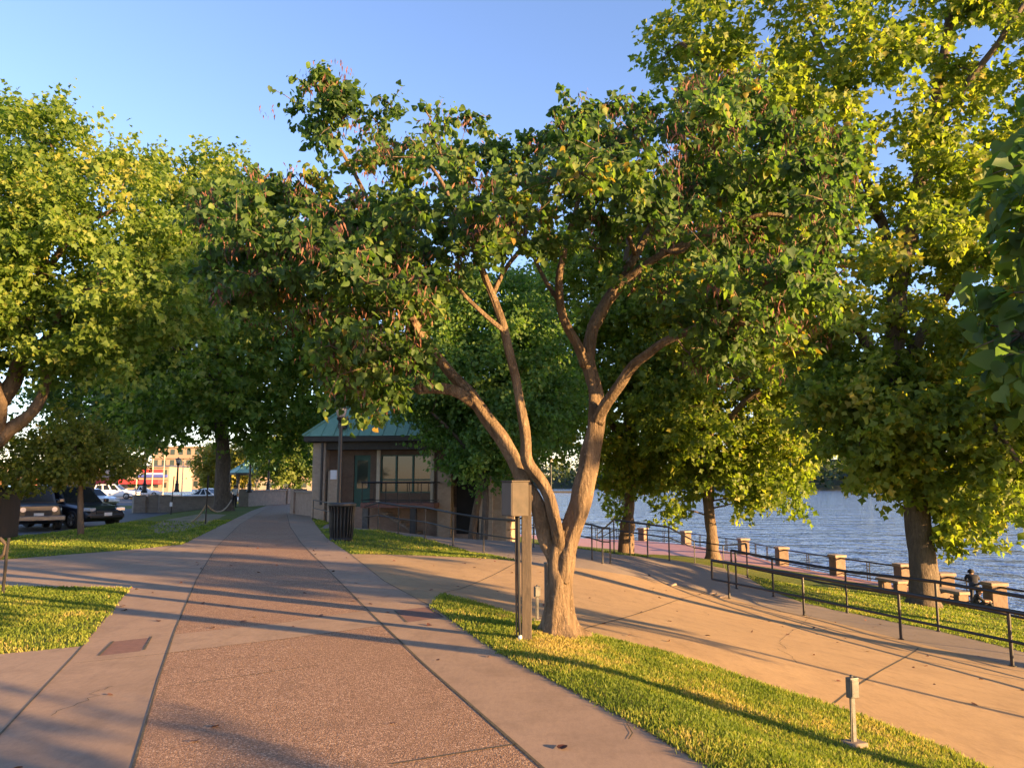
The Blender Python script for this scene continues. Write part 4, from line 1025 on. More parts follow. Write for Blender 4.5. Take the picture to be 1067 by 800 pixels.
mb = MB(); mb.tube([(-.10, -.03, zb + .02), (-.095, -.035, zb * .5), (-.088, -.03, .22), (-.075, -.03, -.03)], .017, 8); mb.build('conduit', M['conduit'], root)
mb = MB(); mb.tube([(-.125, -.03, zb + .02), (-.122, -.03, zb * .45), (-.115, -.02, -.03)], .009, 6); mb.build('cable', M['conduit'], root)
mb = MB(); mb.lathe((-.078, -.035, -.02), [(.02, 0), (.022, .05), (.018, .08)], 8); mb.build('conduit_foot', M['white_paint'], root)

def pedestal(label, px, py, top, hw, lean=0.0):
    p = G(px, py); Y = p[1]; hh = at(px, top, Y)[2] - p[2]
    root = thing('outlet_pedestal', label, 'outlet post', p, .35, 'grey outlet pedestals in the grass')
    root.rotation_euler = (lean * .4, lean, .35)
    MB().box((0, 0, hh * .36), (hw * .42, hw * .3, hh * .78)).build('stem', M['grey_metal'], root, bevel=.003)
    m = MB(); m.box((-hw * .12, -hw * .2, hh * .82), (hw, hw * .62, hh * .29)); m.build('outlet_box', M['grey_metal'], root, bevel=.006)
    MB().box((-hw * .12, -hw * .54, hh * .82), (hw * .8, hw * .07, hh * .24)).build('cover', M['grey_metal'], root, bevel=.002)
    m = MB(); m.lathe((-hw * .1, -.01, hh * .955), [(hw * .16, 0), (hw * .16, .018), (hw * .1, .022)], 8); m.build('knob', M['grey_metal'], root)
    m = MB(); m.bar((-hw * .3, .0, -.02), (-hw * .28, -.01, hh * .7), hw * .07, 6); m.build('conduit', M['grey_metal'], root)
    MB().box((0, 0, .01), (hw * 1.9, hw * 1.5, .04)).build('base', M['walk'], root, bevel=.01)
    return root
pedestal('small grey outlet pedestal standing alone in the grass strip at lower right', 890, 776, 702, .086, .012)
pedestal('small grey outlet pedestal half hidden between the wooden post and redbud trunk', 560, 647, 609, .075)
p = G(571.5, 643); hh = at(571, 586, p[1])[2] - p[2]
root = thing('bollard', 'dark square bollard against the left side of the redbud trunk', 'bollard', p, .3)
MB().box((0, 0, hh / 2 - .02), (.085, .085, hh)).build('post', M['brown_box'], root, bevel=.008)
MB().box((0, 0, hh - .01), (.095, .095, .03)).build('cap', M['grey_metal'], root, bevel=.006)

# dark cabinet and rail post at the left edge
x0, Y0, z0 = at(23, 555, 24.5); zc = h1(x0, Y0)
root = thing('utility_cabinet', 'large dark brown cabinet cut off by the left edge beside the dark car', 'cabinet', (x0 - 1.8, Y0 + .6, zc), 0)
hc = at(10, 509, Y0)[2] - zc
for i, cx in enumerate((-.62, .0, .62)):
    MB().box((cx, -.585, hc / 2 + .02), (.58, .05, hc - .16)).build('door', M['brown_box'], root, bevel=.01)
MB().box((0, 0, hc / 2), (1.9, 1.12, hc - .02)).build('body', M['brown_box'], root, bevel=.015)
MB().box((0, 0, hc + .02), (2.0, 1.24, .07)).build('lid', M['dark_trim'], root, bevel=.015)
p = G(1.5, 618); root = thing('bike_rack', 'dark hoop bike rack with pale bent top at the left frame edge', 'bike rack', p, 0)
hh = at(2, 560, p[1])[2] - p[2]
m = MB(); m.tube([(.02, 0, -.03), (.03, 0, hh * .8), (.045, 0, hh)], .022, 8); m.build('post', M['iron'], root)
m = MB(); m.tube([(-.6, 0, -.03), (-.6, 0, hh * .75), (-.5, 0, hh * .95), (-.3, 0, hh * .99), (-.08, 0, hh * .98), (.01, 0, hh * .88), (-.01, 0, hh * .7), (-.08, 0, hh * .62)], .028, 8); m.build('hoop', M['tan_metal'], root)

# rope and stakes by the tall tree
st = []
for px, py, top, lb in ((214, 545.5, 495, 'thin dark stake holding the pale rope left of the tall straight trunk'), (178, 536, 496, 'thin dark stake with a white tag near its foot on the far lawn')):
    p = G(px, py); hh = at(px, top, p[1])[2] - p[2]; st.append(V3(p))
    root = thing('stake', lb, 'stake', p, 0, 'thin stakes on the far lawn')
    m = MB(); m.bar((0, 0, -.05), (.02 if px == 214 else .06, 0, hh), .03, 6); m.build('rod', M['iron'], root)
    if px == 214: MB().box((.02, 0, hh - .25), (.07, .05, .5)).build('sleeve', M['iron'], root)
    else: MB().box((0, -.04, .55), (.13, .03, .22)).build('tag_plate', M['white_paint'], root)
a = V3(at(241, 521, 43.6)); b = st[0] + V3((0, 0, .75)); c = V3(G(199, 544))
pts = [a * (1 - t) + b * t + V3((0, 0, -.45 * 4 * t * (1 - t))) for t in np.linspace(0, 1, 9)] + [b * (1 - t) + c * t + V3((0, 0, -.1 * 4 * t * (1 - t))) for t in np.linspace(.1, 1, 6)]
tag(MB().tube(pts, .035, 6).build('rope', M['rope']), 'pale rope slung from the tall straight trunk to a thin stake', 'rope')

# ------------------------------------------------------------------ low walls and gate by the car park
def low_wall(label, pa, pb, Ya, Yb, h, th=.45, mat='grey_block', group='low walls by the car park', piers=(0, 1)):
    a = V3((at(pa, 520, Ya)[0], Ya, 0)); b = V3((at(pb, 520, Yb)[0], Yb, 0))
    za = min(h1(*a[:2]), h1(*b[:2])); d = b - a; L = np.linalg.norm(d); an = math.atan2(d[1], d[0])
    root = thing('low_wall', label, 'wall', (a[0], a[1], za), an, group)
    MB().box((L / 2, 0, h / 2 - .1), (L, th, h + .2)).build('wall_body', M[mat], root, bevel=.01)
    MB().box((L / 2, 0, h + .05), (L + .1, th + .12, .1)).build('coping', M['cap'] if mat != 'grey_block' else M['grey_block'], root, bevel=.015)
    for e in piers: MB().box((e * L, 0, h / 2 + .03), (.7, .7, h + .3)).build('pier', M[mat], root, bevel=.015)
    return root
low_wall('grey block wall left of the tall trunk ending in the dark gate', 145, 161, 50, 50.5, .95)
low_wall('long grey block wall running behind the tall straight trunk', 171, 238, 50.5, 53, .95)
low_wall('brown block wall between the tall trunk and the park gate', 256, 297, 53, 60, 1.0)
low_wall('low brick wall at the left corner of the pavilion beside the path', 311, 333, 41.0, 37.5, 1.15, .5, 'brick', None, (0,))
a = V3((at(161.5, 520, 50.5)[0], 50.5, h1(-23, 50.5))); root = thing('wall_gate', 'dark narrow gate in the gap of the grey block wall', 'gate', tuple(a), 0)
MB().box((.28, 0, .5), (.5, .06, .92)).build('gate_leaf', M['dark_trim'], root, bevel=.01)
for s in (.0, .56): MB().box((s, 0, .52), (.06, .1, 1.04)).build('gate_post', M['green_frame'], root)
xg, Yg = at(302, 518, 74)[0], 74
root = thing('park_gate', 'open-work dark gate across the far end of the path', 'gate', (xg - .55, Yg, h1(xg, Yg)), 0)
for s in (-.35, .15, .75, 1.25): MB().box((s, 0, .65), (.12, .12, 1.3)).build('gate_post', M['iron'], root)
for z in (.35, .8, 1.15): MB().box((.45, 0, z), (1.6, .05, .06)).build('gate_bar', M['iron'], root)

# ------------------------------------------------------------------ pavilion with green roof
PX, PY = -4.25, 40.0
pv = thing('pavilion', 'brick pavilion with green hipped metal roof and railed terrace left of the redbud', 'pavilion', (PX, PY, 0), -.11)
eh = 4.95; ze = 3.75; za = 7.95
m = MB()
m.add([(-eh, -eh, ze), (eh, -eh, ze), (eh, eh, ze), (-eh, eh, ze), (-.5, -.5, za), (.5, -.5, za), (.5, .5, za), (-.5, .5, za)], [(0, 1, 5, 4), (1, 2, 6, 5), (2, 3, 7, 6), (3, 0, 4, 7), (4, 5, 6, 7), (3, 2, 1, 0)])
rise = (za - ze) / (eh - .5)
for side_ in range(4):
    ca, sa = math.cos(side_ * PI / 2), math.sin(side_ * PI / 2)
    R_ = lambda q: (q[0] * ca - q[1] * sa, q[0] * sa + q[1] * ca, q[2])
    for k in range(-8, 9):
        x = k * .58; t1 = min(eh - .5, eh - abs(x))
        if t1 < .3: continue
        m.bar(R_((x, -eh + .02, ze + .03)), R_((x, -eh + t1, ze + t1 * rise + .03)), .028, 4)
    m.bar(R_((-eh, -eh, ze + .03)), R_((-.5, -.5, za + .03)), .06, 5)
roof = m.build('roof', M['copper'], pv)
m = MB(); m.add([(-.5, -.5, za), (.5, -.5, za), (.5, .5, za), (-.5, .5, za), (0, 0, za + .75)], [(0, 1, 4), (1, 2, 4), (2, 3, 4), (3, 0, 4)]); m.build('finial', M['copper'], roof)
for sx, sy, dx, dy in ((0, -eh + .12, 2 * eh - .1, .2), (0, eh - .12, 2 * eh - .1, .2), (-eh + .12, 0, .2, 2 * eh - .5), (eh - .12, 0, .2, 2 * eh - .5)):
    MB().box((sx, sy, ze - .13), (dx, dy, .24)).build('fascia', M['dark_trim'], pv, bevel=.01)
MB().box((0, 0, ze - .3), (2 * eh - 1.1, 2 * eh - 1.1, .3)).build('soffit_beam', M['dark_trim'], pv)
MB().box((-3.15, -eh + .42, ze + .62), (.34, .5, .52)).build('roof_vent', M['brown_box'], roof, bevel=.01)
M['shade_brick'] = brickmat('porch_shaded_brick', (.17, .11, .075), (.13, .085, .06), (.16, .135, .11), 4.2)  # brick darkened so its colour carries the shade of the porch recess
M['pale_stone'] = brickmat('pale_pier_stone', (.42, .325, .24), (.36, .275, .2), (.33, .28, .22), 3)
# podium and walls
MB().box((0, .1, -.75), (8.3, 8.3, 2.5)).build('podium', M['brick'], pv)
wm = MB()
for x0_, x1_ in ((-4.05, -2.75), (-1.95, -1.45), (.95, 4.05)): wm.box(((x0_ + x1_) / 2, -3.9, 1.95), (x1_ - x0_, .3, 2.9))
wm.box((-.25, -3.9, .82), (2.4, .3, .64)); wm.box((-.25, -3.9, 3.15), (2.4, .3, .5)); wm.box((-2.35, -3.9, 3.15), (.8, .3, .5))
wm.box((-3.9, 0, 1.95), (.3, 7.5, 2.9)); wm.box((3.9, 0, 1.95), (.3, 7.5, 2.9)); wm.box((0, 3.9, 1.95), (7.5, .3, 2.9))
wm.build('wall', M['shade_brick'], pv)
for x in (-4.25, 4.2):
    MB().box((x, -4.3, .75), (.62, .62, 5.4)).build('corner_pier', M['pale_stone'], pv, bevel=.02)
MB().box((-3.55, -4.35, .55), (.5, .5, 3.2)).build('grey_pier', M['pale_stone'], pv, bevel=.02)
for x in (-1.55, 1.02): MB().box((x, -4.09, 1.9), (.17, .1, 2.5)).build('pilaster', M['cream_trim'], pv, bevel=.01)
MB().box((-.05, -4.42, 3.36), (8.6, .3, .46)).build('porch_shade_band', M['dark_trim'], pv, bevel=.01)  # dark strip standing in for the shade below the eave
MB().box((-.05, -4.2, 3.57), (8.9, 1.0, .06)).build('soffit', M['dark_void'], pv)  # near-black soffit, the deep eave shade put into its colour
# window: three lights in green frames
wn = MB()
for x in (-1.45, -.72, .08, .95): wn.box((x, -3.98, 2.02), (.08, .1, 1.78))
for z in (1.16, 1.75, 2.88): wn.box((-.25, -3.975, z), (2.4, .08, .07))
wo_ = wn.build('window', M['green_frame'], pv)
MB().box((-.25, -3.93, 2.02), (2.36, .03, 1.74)).build('pane', M['glass'], wo_)
dr = MB().box((-2.35, -3.93, 1.7), (.78, .08, 2.4)).build('door', M['green_frame'], pv)
MB().box((-2.35, -3.975, 2.0), (.5, .03, 1.3)).build('door_glass', M['glass'], dr)
MB().box((-2.08, -4.0, 1.5), (.04, .06, .2)).build('handle', M['chrome'], dr)
# dark lower opening with its brick piers
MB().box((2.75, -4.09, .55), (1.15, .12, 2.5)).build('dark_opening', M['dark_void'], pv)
for x in (1.72, 3.62): MB().box((x, -4.45, .2), (.62, .7, 3.9)).build('pier', M['pale_stone'], pv, bevel=.02)
MB().box((2.7, -4.4, 2.05), (1.3, .5, .28)).build('lintel', M['dark_trim'], pv)
# terrace
MB().box((-.15, -5.05, .62), (3.3, 1.8, .22)).build('terrace_deck', M['red_brick'], pv, bevel=.01)
tr_ = MB()
for x in np.linspace(-1.75, 1.45, 7): tr_.bar((x, -5.9, .73), (x, -5.9, 1.6), .02, 6)
tr_.bar((-1.78, -5.9, 1.62), (1.48, -5.9, 1.62), .045, 6); tr_.bar((-1.78, -5.9, .85), (1.48, -5.9, .85), .02, 6)
for s in (-1.78, 1.48): tr_.bar((s, -5.9, 1.62), (s, -4.1, 1.62), .04, 6); tr_.bar((s, -5.9, .85), (s, -4.1, .85), .02, 6)
tr_.build('terrace_railing', M['iron'], pv)
for x, y in ((.55, -5.75), (-1.6, -5.75)): MB().box((x, y, -.7), (.26, .26, 2.45)).build('terrace_column', M['grey_metal'] if x < 0 else M['dark_trim'], pv, bevel=.01)
m = MB()
for k in range(6): m.box((-.9 + .28 * k, -4.75, .25 - .17 * k), (.3, .9, .06))
m.bar((-1.05, -5.2, .3), (.6, -5.2, -.7), .05, 5); m.bar((-1.05, -4.3, .3), (.6, -4.3, -.7), .05, 5)
m.build('stair', M['cap'], pv)
MB().tube([(-4.05, -4.75, ze - .3), (-4.05, -4.75, .6)], .06, 8).build('downpipe', M['dark_trim'], pv)
MB().box((-3.52, -4.63, 1.98), (.3, .05, .42)).build('notice_board', M['paper'], pv)

# gazebo beyond
xg, Yg = at(268, 500, 80)[0], 80
gz = thing('gazebo', 'small distant gazebo with pale green roof right of the tall straight trunk', 'gazebo', (xg, Yg, h1(xg, Yg)), .3)
m = MB(); n = 8; vs = [(3.0 * math.cos(k * PI / 4), 3.0 * math.sin(k * PI / 4), 2.75) for k in range(8)] + [(0, 0, 4.6)]
m.add(vs, [(k, (k + 1) % 8, 8) for k in range(8)] + [tuple(range(7, -1, -1))])
for k in range(8): m.bar(vs[k], vs[8], .05, 4)
m.build('roof', M['copper'], gz)
for k in range(8): MB().bar((2.6 * math.cos(k * PI / 4), 2.6 * math.sin(k * PI / 4), 0), (2.6 * math.cos(k * PI / 4), 2.6 * math.sin(k * PI / 4), 2.7), .09, 8).build('column', M['dark_trim'], gz)
m = MB(); m.lathe((0, 0, 0), [(2.75, 2.55), (2.85, 2.55), (2.85, 2.74), (2.75, 2.74)], 8); m.build('fascia', M['dark_trim'], gz)

# ------------------------------------------------------------------ far buildings
def building(name, label, px0, px1, Y, top, mat, floors, cols, roofc='cap', depth=12, base=-.3, rows_from=0, win='glass', ww=.5, hh_=.5, group='buildings across the car park'):
    xa, xb = at(px0, 500, Y)[0], at(px1, 500, Y)[0]; z1 = at(px0, top, Y)[2]; W = xb - xa; Hh = z1 - base
    root = thing(name, label, 'building', ((xa + xb) / 2, Y, base), 0, group)
    MB().box((0, depth / 2, Hh / 2), (W, depth, Hh)).build('wall', mat, root)
    MB().box((0, depth / 2, Hh + .15), (W + .5, depth + .5, .3)).build('roof', M[roofc], root)
    fh = Hh / floors
    for f in range(rows_from, floors):
        for c in range(cols):
            w = MB().box((-W / 2 + W * (c + .5) / cols, -.03, fh * (f + .55)), (W / cols * ww, .08, fh * hh_)).build('window', M[win], root)
        MB().box((0, -.25, fh * (f + 1) - .1), (W + .1, .5, .16)).build('floor_band', M['cap'], root)
    return root, W, Hh
def paint(name, c, r=.6): M[name] = simple(name, c, tuple(v * .85 for v in c), 2, r); return M[name]
paint('red_canopy', (.55, .045, .05)); paint('blue_sign', (.07, .10, .38)); paint('tan_render', (.31, .225, .16)); paint('orange_brick', (.42, .17, .08)); paint('pale_render', (.34, .27, .20)); paint('navy_roof', (.06, .07, .12))
b, W, Hh = building('apartment_block', 'distant tan apartment block with rows of balconies beyond the car park', 157, 217, 230, 466, M['tan_render'], 4, 7, depth=16)
b, W, Hh = building('shop', 'bright red and white shop front with blue sign band left of the apartment block', 133, 176, 165, 486, M['pale_render'], 2, 5, 'navy_roof', rows_from=0, hh_=.4)
MB().box((-W * .1, -1.3, Hh * .40), (W * .95, 2.5, Hh * .17)).build('red_canopy', M['red_canopy'], b, bevel=.05)
MB().box((W * .12, -.3, Hh * .63), (W * .7, .4, Hh * .1)).build('sign_band', M['blue_sign'], b)
MB().box((W * .1, -.35, Hh * .82), (W * .5, .4, Hh * .14)).build('red_band', M['red_canopy'], b)
MB().box((W * .08, -.4, Hh * .72), (W * .55, .4, Hh * .06)).build('white_band', M['white_paint'], b)
b, W, Hh = building('shop', 'long low orange brick shop behind the young tree and white cars', -60, 134, 175, 497, M['orange_brick'], 1, 12, 'cap', hh_=.45)
MB().box((W * .36, -1.0, Hh * .68), (W * .1, 2, Hh * .2)).build('red_awning', M['red_canopy'], b)
b, W, Hh = building('storehouse', 'long low tan building glimpsed beyond the park gate', 243, 340, 140, 498, M['pale_render'], 1, 6, 'cap', hh_=.3)
b, W, Hh = building('office_building', 'pale flat-roofed building behind the long orange brick shop', -20, 100, 240, 487, M['pale_render'], 2, 14, 'cap', hh_=.4)
for px, top, Y, lb in ((143, 491, 90, 'pale flagpole left of the leftmost street lamp'), (160.5, 468, 120, 'tall pale flagpole before the red shop front'), (172, 470, 125, 'tall pale flagpole between shop and apartment block'), (191, 482, 110, 'short pale pole before the apartment block')):
    x, _, zt = at(px, top, Y); zb_ = h1(x, Y)
    root = thing('flagpole', lb, 'flagpole', (x, Y, zb_), 0, 'pale poles in the car park')
    m = MB(); m.lathe((0, 0, 0), [(.16, 0), (.16, .2), (.09, .25), (.06, zt - zb_)], 8); m.build('pole', M['cream_trim'], root)
    m = MB(); m.lathe((0, 0, zt - zb_), [(.03, 0), (.1, .06), (.1, .12), (.02, .18)], 8); m.build('finial', M['cream_trim'], root)

# ------------------------------------------------------------------ vehicles
M['car_glass'] = simple('tinted_car_glass', (.012, .014, .018), (.015, .017, .02), 3, .12, 0, spec=.35)
def car(name, label, cat, loc, rz, paint_, kind='suv', group='parked cars in the car park'):
    L, Wd, Ht = {'suv': (4.9, 1.95, 1.75), 'sedan': (4.7, 1.82, 1.45), 'jeep': (4.3, 1.85, 1.8)}[kind]
    root = thing(name, label, cat, loc, rz, group)
    hw = Wd / 2; belt = {'suv': 1.08, 'sedan': .93, 'jeep': 1.12}[kind]; hood = {'suv': 1.0, 'sedan': .86, 'jeep': 1.08}[kind]
    # body loft along x
    def sec(x, zl, zh, w, r=.12):
        return [(x, -w * .9, zl), (x, -w, zl + r), (x, -w, zl + (zh - zl) * .55), (x, -w * .97, zh - r), (x, -w * .86, zh), (x, w * .86, zh), (x, w * .97, zh - r), (x, w, zl + (zh - zl) * .55), (x, w, zl + r), (x, w * .9, zl)]
    ns = .12 if kind != 'jeep' else .03
    stations = [(-L / 2, .48, belt - .18, .86 * hw), (-L / 2 + .08, .36, belt - .05, .94 * hw), (-L / 2 + .5, .3, belt, hw), (-.6, .26, belt, hw), (.62, .26, belt - .02, hw), (.95, .26, hood + .02, hw * .99), (L / 2 - .5, .28, hood - ns * .6, hw * .97), (L / 2 - .12, .34, hood - ns * 1.6, hw * .9), (L / 2, .42, hood - ns * 2.4, hw * .82)]
    m = MB(); vs = []; k = 10
    for s in stations: vs += sec(*s)
    fs = [(i * k + j, i * k + (j + 1) % k, (i + 1) * k + (j + 1) % k, (i + 1) * k + j) for i in range(len(stations) - 1) for j in range(k)]
    fs += [tuple(range(k)), tuple(range(len(vs) - 1, len(vs) - 1 - k, -1))]
    m.add(vs, fs); m.build('body', paint_, root, smooth=False, bevel=.025)
    # cabin
    xr, xf = {'suv': (-L / 2 + .22, .85), 'sedan': (-L / 2 + .95, .75), 'jeep': (-L / 2 + .1, .72)}[kind]
    tr, tf = {'suv': (.22, .75), 'sedan': (.75, .85), 'jeep': (.08, .28)}[kind]
    zr = Ht
    def ring(x, z, w): return [(x, -w, z), (x, w, z)]
    cab = MB(); wb, wt = hw * .9, hw * .74
    A = [(xr, -wb, belt - .03), (xr, wb, belt - .03), (xf, wb, belt - .05), (xf, -wb, belt - .05), (xr + tr, -wt, zr - .06), (xr + tr, wt, zr - .06), (xf - tf, wt, zr - .04), (xf - tf, -wt, zr - .04), (xr + tr + .25, -wt * .9, zr), (xr + tr + .25, wt * .9, zr), (xf - tf - .3, wt * .9, zr), (xf - tf - .3, -wt * .9, zr)]
    cab.add(A, [(0, 3, 7, 4), (1, 5, 6, 2), (2, 6, 7, 3), (0, 4, 5, 1), (4, 7, 11, 8), (5, 9, 10, 6), (6, 10, 11, 7), (4, 8, 9, 5), (8, 11, 10, 9)])
    cab.build('cabin', paint_, root, bevel=.02)
    A = [V3(a) for a in A]
    def quadpanel(c, inset, out):
        c = [V3(q) for q in c]; ce_ = sum(c) / 4; nrm_ = np.cross(c[1] - c[0], c[3] - c[0]); nrm_ /= np.linalg.norm(nrm_)
        if nrm_.dot(ce_ - V3((ce_[0] * .5 if abs(nrm_[0]) > .5 else ce_[0], 0, ce_[2] - .3 * nrm_[2]))) < 0: nrm_ = -nrm_
        q = [ce_ + (p_ - ce_) * inset for p_ in c]
        m2 = MB(); m2.add([p_ + nrm_ * out for p_ in q] + [p_ - nrm_ * .02 for p_ in q], [(0, 1, 2, 3), (7, 6, 5, 4), (0, 4, 5, 1), (1, 5, 6, 2), (2, 6, 7, 3), (3, 7, 4, 0)]); return m2
    quadpanel([A[3], A[2], A[6], A[7]], .88, .012).build('windscreen', M['car_glass'], root)
    quadpanel([A[0], A[1], A[5], A[4]], .8, .012).build('rear_window', M['car_glass'], root)
    for s0, s3, s7, s4 in ((0, 3, 7, 4), (1, 2, 6, 5)):
        def lerp(a, b, t): return A[a] * (1 - t) + A[b] * t
        for t0, t1 in ((.04, .34), (.36, .64), (.66, .97)):
            c = [lerp(s0, s3, t0), lerp(s0, s3, t1), lerp(s4, s7, t1), lerp(s4, s7, t0)]
            quadpanel(c, .84, .012).build('side_window', M['car_glass'], root)
    wr = .37 if kind != 'sedan' else .32
    for x in (-L / 2 + .85, L / 2 - .9):
        for s in (-1, 1):
            y = s * (hw - .1)
            m = MB(); vs = []
            for yy, rr in ((-.12, wr * .9), (-.12, wr * .96), (-.09, wr), (.09, wr), (.12, wr * .96), (.12, wr * .6)):
                vs += [(x + rr * math.cos(2 * PI * j / 20), y + s * yy, wr + rr * math.sin(2 * PI * j / 20)) for j in range(20)]
            m.add(vs, [(i * 20 + j, i * 20 + (j + 1) % 20, (i + 1) * 20 + (j + 1) % 20, (i + 1) * 20 + j) for i in range(5) for j in range(20)] + [tuple(range(20))])
            wh = m.build('wheel', M['rubber'], root)
            m = MB(); ro = y + s * .105
            for j in range(5):
                a_ = 2 * PI * j / 5; m.bar((x, ro, wr), (x + wr * .6 * math.cos(a_), ro, wr + wr * .6 * math.sin(a_)), .045, 5)
            vs = [(x + wr * q * math.cos(2 * PI * j / 20), y + s * d_, wr + wr * q * math.sin(2 * PI * j / 20)) for q, d_ in ((.52, .09), (.64, .128), (.68, .115)) for j in range(20)]
            m.add(vs, [(i * 20 + j, i * 20 + (j + 1) % 20, (i + 1) * 20 + (j + 1) % 20, (i + 1) * 20 + j) for i in range(2) for j in range(20)])
            m.build('rim', M['rim'], wh)
    xf_ = L / 2
    for s in (-1, 1):
        if kind == 'jeep':
            vs = MB(); vs.tube([(xf_ - .02, s * hw * .58, hood - .22), (xf_ + .03, s * hw * .58, hood - .22)], .1, 14); vs.build('headlight', M['lens'], root)
        else: MB().box((xf_ - .16, s * hw * .70, hood - .2), (.3, .36, .13), -s * .35).build('headlight', M['lens'], root, bevel=.02)
        MB().box((-L / 2 + .03, s * hw * .78, belt - .25), (.1, .22, .26)).build('tail_light', M['red_canopy'], root, bevel=.02)
        MB().box((xf - .1, s * (hw + .1), belt + .06), (.14, .2, .15)).build('mirror', paint_, root, bevel=.03)
    MB().box((xf_ - .01, 0, hood - .36), (.08, hw * 1.0, .2)).build('grille', M['dark_trim'], root, bevel=.01)
    MB().box((xf_ + (.12 if kind == 'jeep' else -.02), 0, .52), (.16, Wd * (.98 if kind == 'jeep' else .8), .2 if kind == 'jeep' else .16)).build('bumper', M['chrome'] if kind == 'jeep' else paint_, root, bevel=.03)
    MB().box((xf_ + .07, .0, .6 if kind != 'jeep' else .66), (.03, .34, .13)).build('plate', M['white_paint'], root)
    return root
xs_, ys_ = at(74, 540, 34)[0], 34
car('parked_car', 'black car seen three-quarter on behind the young tree', 'car', (xs_, ys_, h1(xs_, ys_)), math.radians(-28), M['car_black'], 'suv')
xs_, ys_ = at(33, 540, 31.5)[0], 31.5
car('parked_car', 'boxy dark off-roader with silver bumper beside the brown cabinet', 'car', (xs_ - .6, ys_ + .8, h1(xs_, ys_)), math.radians(-50), M['car_dark'], 'jeep')
for px, Y, rz, kd, lb in ((97, 62, -.5, 'sedan', 'white car just behind the black car'), (121, 92, .1, 'suv', 'white car farther off before the orange brick shop'), (221, 66, -.2, 'sedan', 'white car behind the wall just left of the tall straight trunk'),
                          (62, 75, -.4, 'suv', 'white car half hidden behind the young tree foliage'), (150, 110, .3, 'sedan', 'far white car under the red shop canopy')):
    x = at(px, 510, Y)[0]; car('parked_car', lb, 'car', (x, Y, h1(x, Y)), rz, M['car_white'], kd)

# ------------------------------------------------------------------ people
for nm, c in (('skin', (.42, .24, .16)), ('dark_cloth', (.02, .02, .026)), ('white_cloth', (.7, .7, .72)), ('hair_dark', (.02, .015, .012)), ('denim', (.05, .06, .1)), ('red_cloth', (.4, .05, .05))):
    M[nm] = simple(nm, c, tuple(v * .8 for v in c), 15, .8)
def person(label, loc, rz, J, top, legs, arms='skin', sleeves=.5):
    """J: joints of the pose (metres, facing +x)"""
    root = thing('person', label, 'person', loc, rz)
    names = list(J); idx = {n: i for i, n in enumerate(names)}
    E = [('pelvis', 'waist'), ('waist', 'chest'), ('chest', 'neck'), ('neck', 'chin'), ('chin', 'head'), ('head', 'crown')]
    for s in 'lr': E += [('chest', 'shoulder_' + s), ('shoulder_' + s, 'elbow_' + s), ('elbow_' + s, 'wrist_' + s), ('wrist_' + s, 'hand_' + s), ('pelvis', 'hip_' + s), ('hip_' + s, 'knee_' + s), ('knee_' + s, 'ankle_' + s), ('ankle_' + s, 'toe_' + s)]
    rad = dict(pelvis=.15, waist=.135, chest=.155, neck=.055, chin=.075, head=.1, crown=.07, shoulder=.075, elbow=.05, wrist=.035, hand=.045, hip=.1, knee=.065, ankle=.045, toe=.04)
    me = bpy.data.meshes.new('body'); me.from_pydata([J[n] for n in names], [(idx[a], idx[b]) for a, b in E], [])
    o = bpy.data.objects.new('body', me); link(o)
    sk = o.modifiers.new('skin', 'SKIN'); o.modifiers.new('sub', 'SUBSURF').levels = 1; o.modifiers['sub'].render_levels = 1
    for i, n in enumerate(names):
        r_ = rad[n.split('_')[0]]; v = me.skin_vertices[0].data[i]; v.radius = (r_, r_ * (.8 if n in ('waist', 'chest') else 1)); v.use_root = n == 'pelvis'
    dg = bpy.context.evaluated_depsgraph_get(); me2 = bpy.data.meshes.new_from_object(o.evaluated_get(dg))
    bpy.data.objects.remove(o)
    body = bpy.data.objects.new('body', me2); link(body, root); me2.materials.clear()
    for mn in ('skin', top, legs, 'hair_dark'): me2.materials.append(M[mn])
    segs = [(V3(J[a]), V3(J[b]), a, b) for a, b in E]
    for pol in me2.polygons:
        c = V3(pol.center); best = min(segs, key=lambda s: np.linalg.norm(c - s[0] - (s[1] - s[0]) * np.clip((c - s[0]).dot(s[1] - s[0]) / ((s[1] - s[0]) ** 2).sum(), 0, 1)))
        a, b = best[2], best[3]
        if b in ('waist', 'chest', 'neck') or b.startswith('shoulder') or b.startswith('elbow'): mi = 1
        elif b.startswith(('wrist', 'hand')): mi = 0 if arms == 'skin' else 1
        elif b.startswith(('hip', 'knee', 'ankle')): mi = 2
        elif b.startswith('toe'): mi = 3
        else: mi = 0
        pol.material_index = mi; pol.use_smooth = True
    h_ = V3(J['head']); m = MB(); f = dirn(J['neck'], J['crown'])
    m.lathe((0, 0, 0), [(.118, -.01), (.122, .04), (.10, .09), (.05, .125), (.01, .13)], 12)
    ho = m.build('hair', M['hair_dark'], root, smooth=True); ho.location = tuple(h_ + V3((-.025, 0, .0)))
    return root
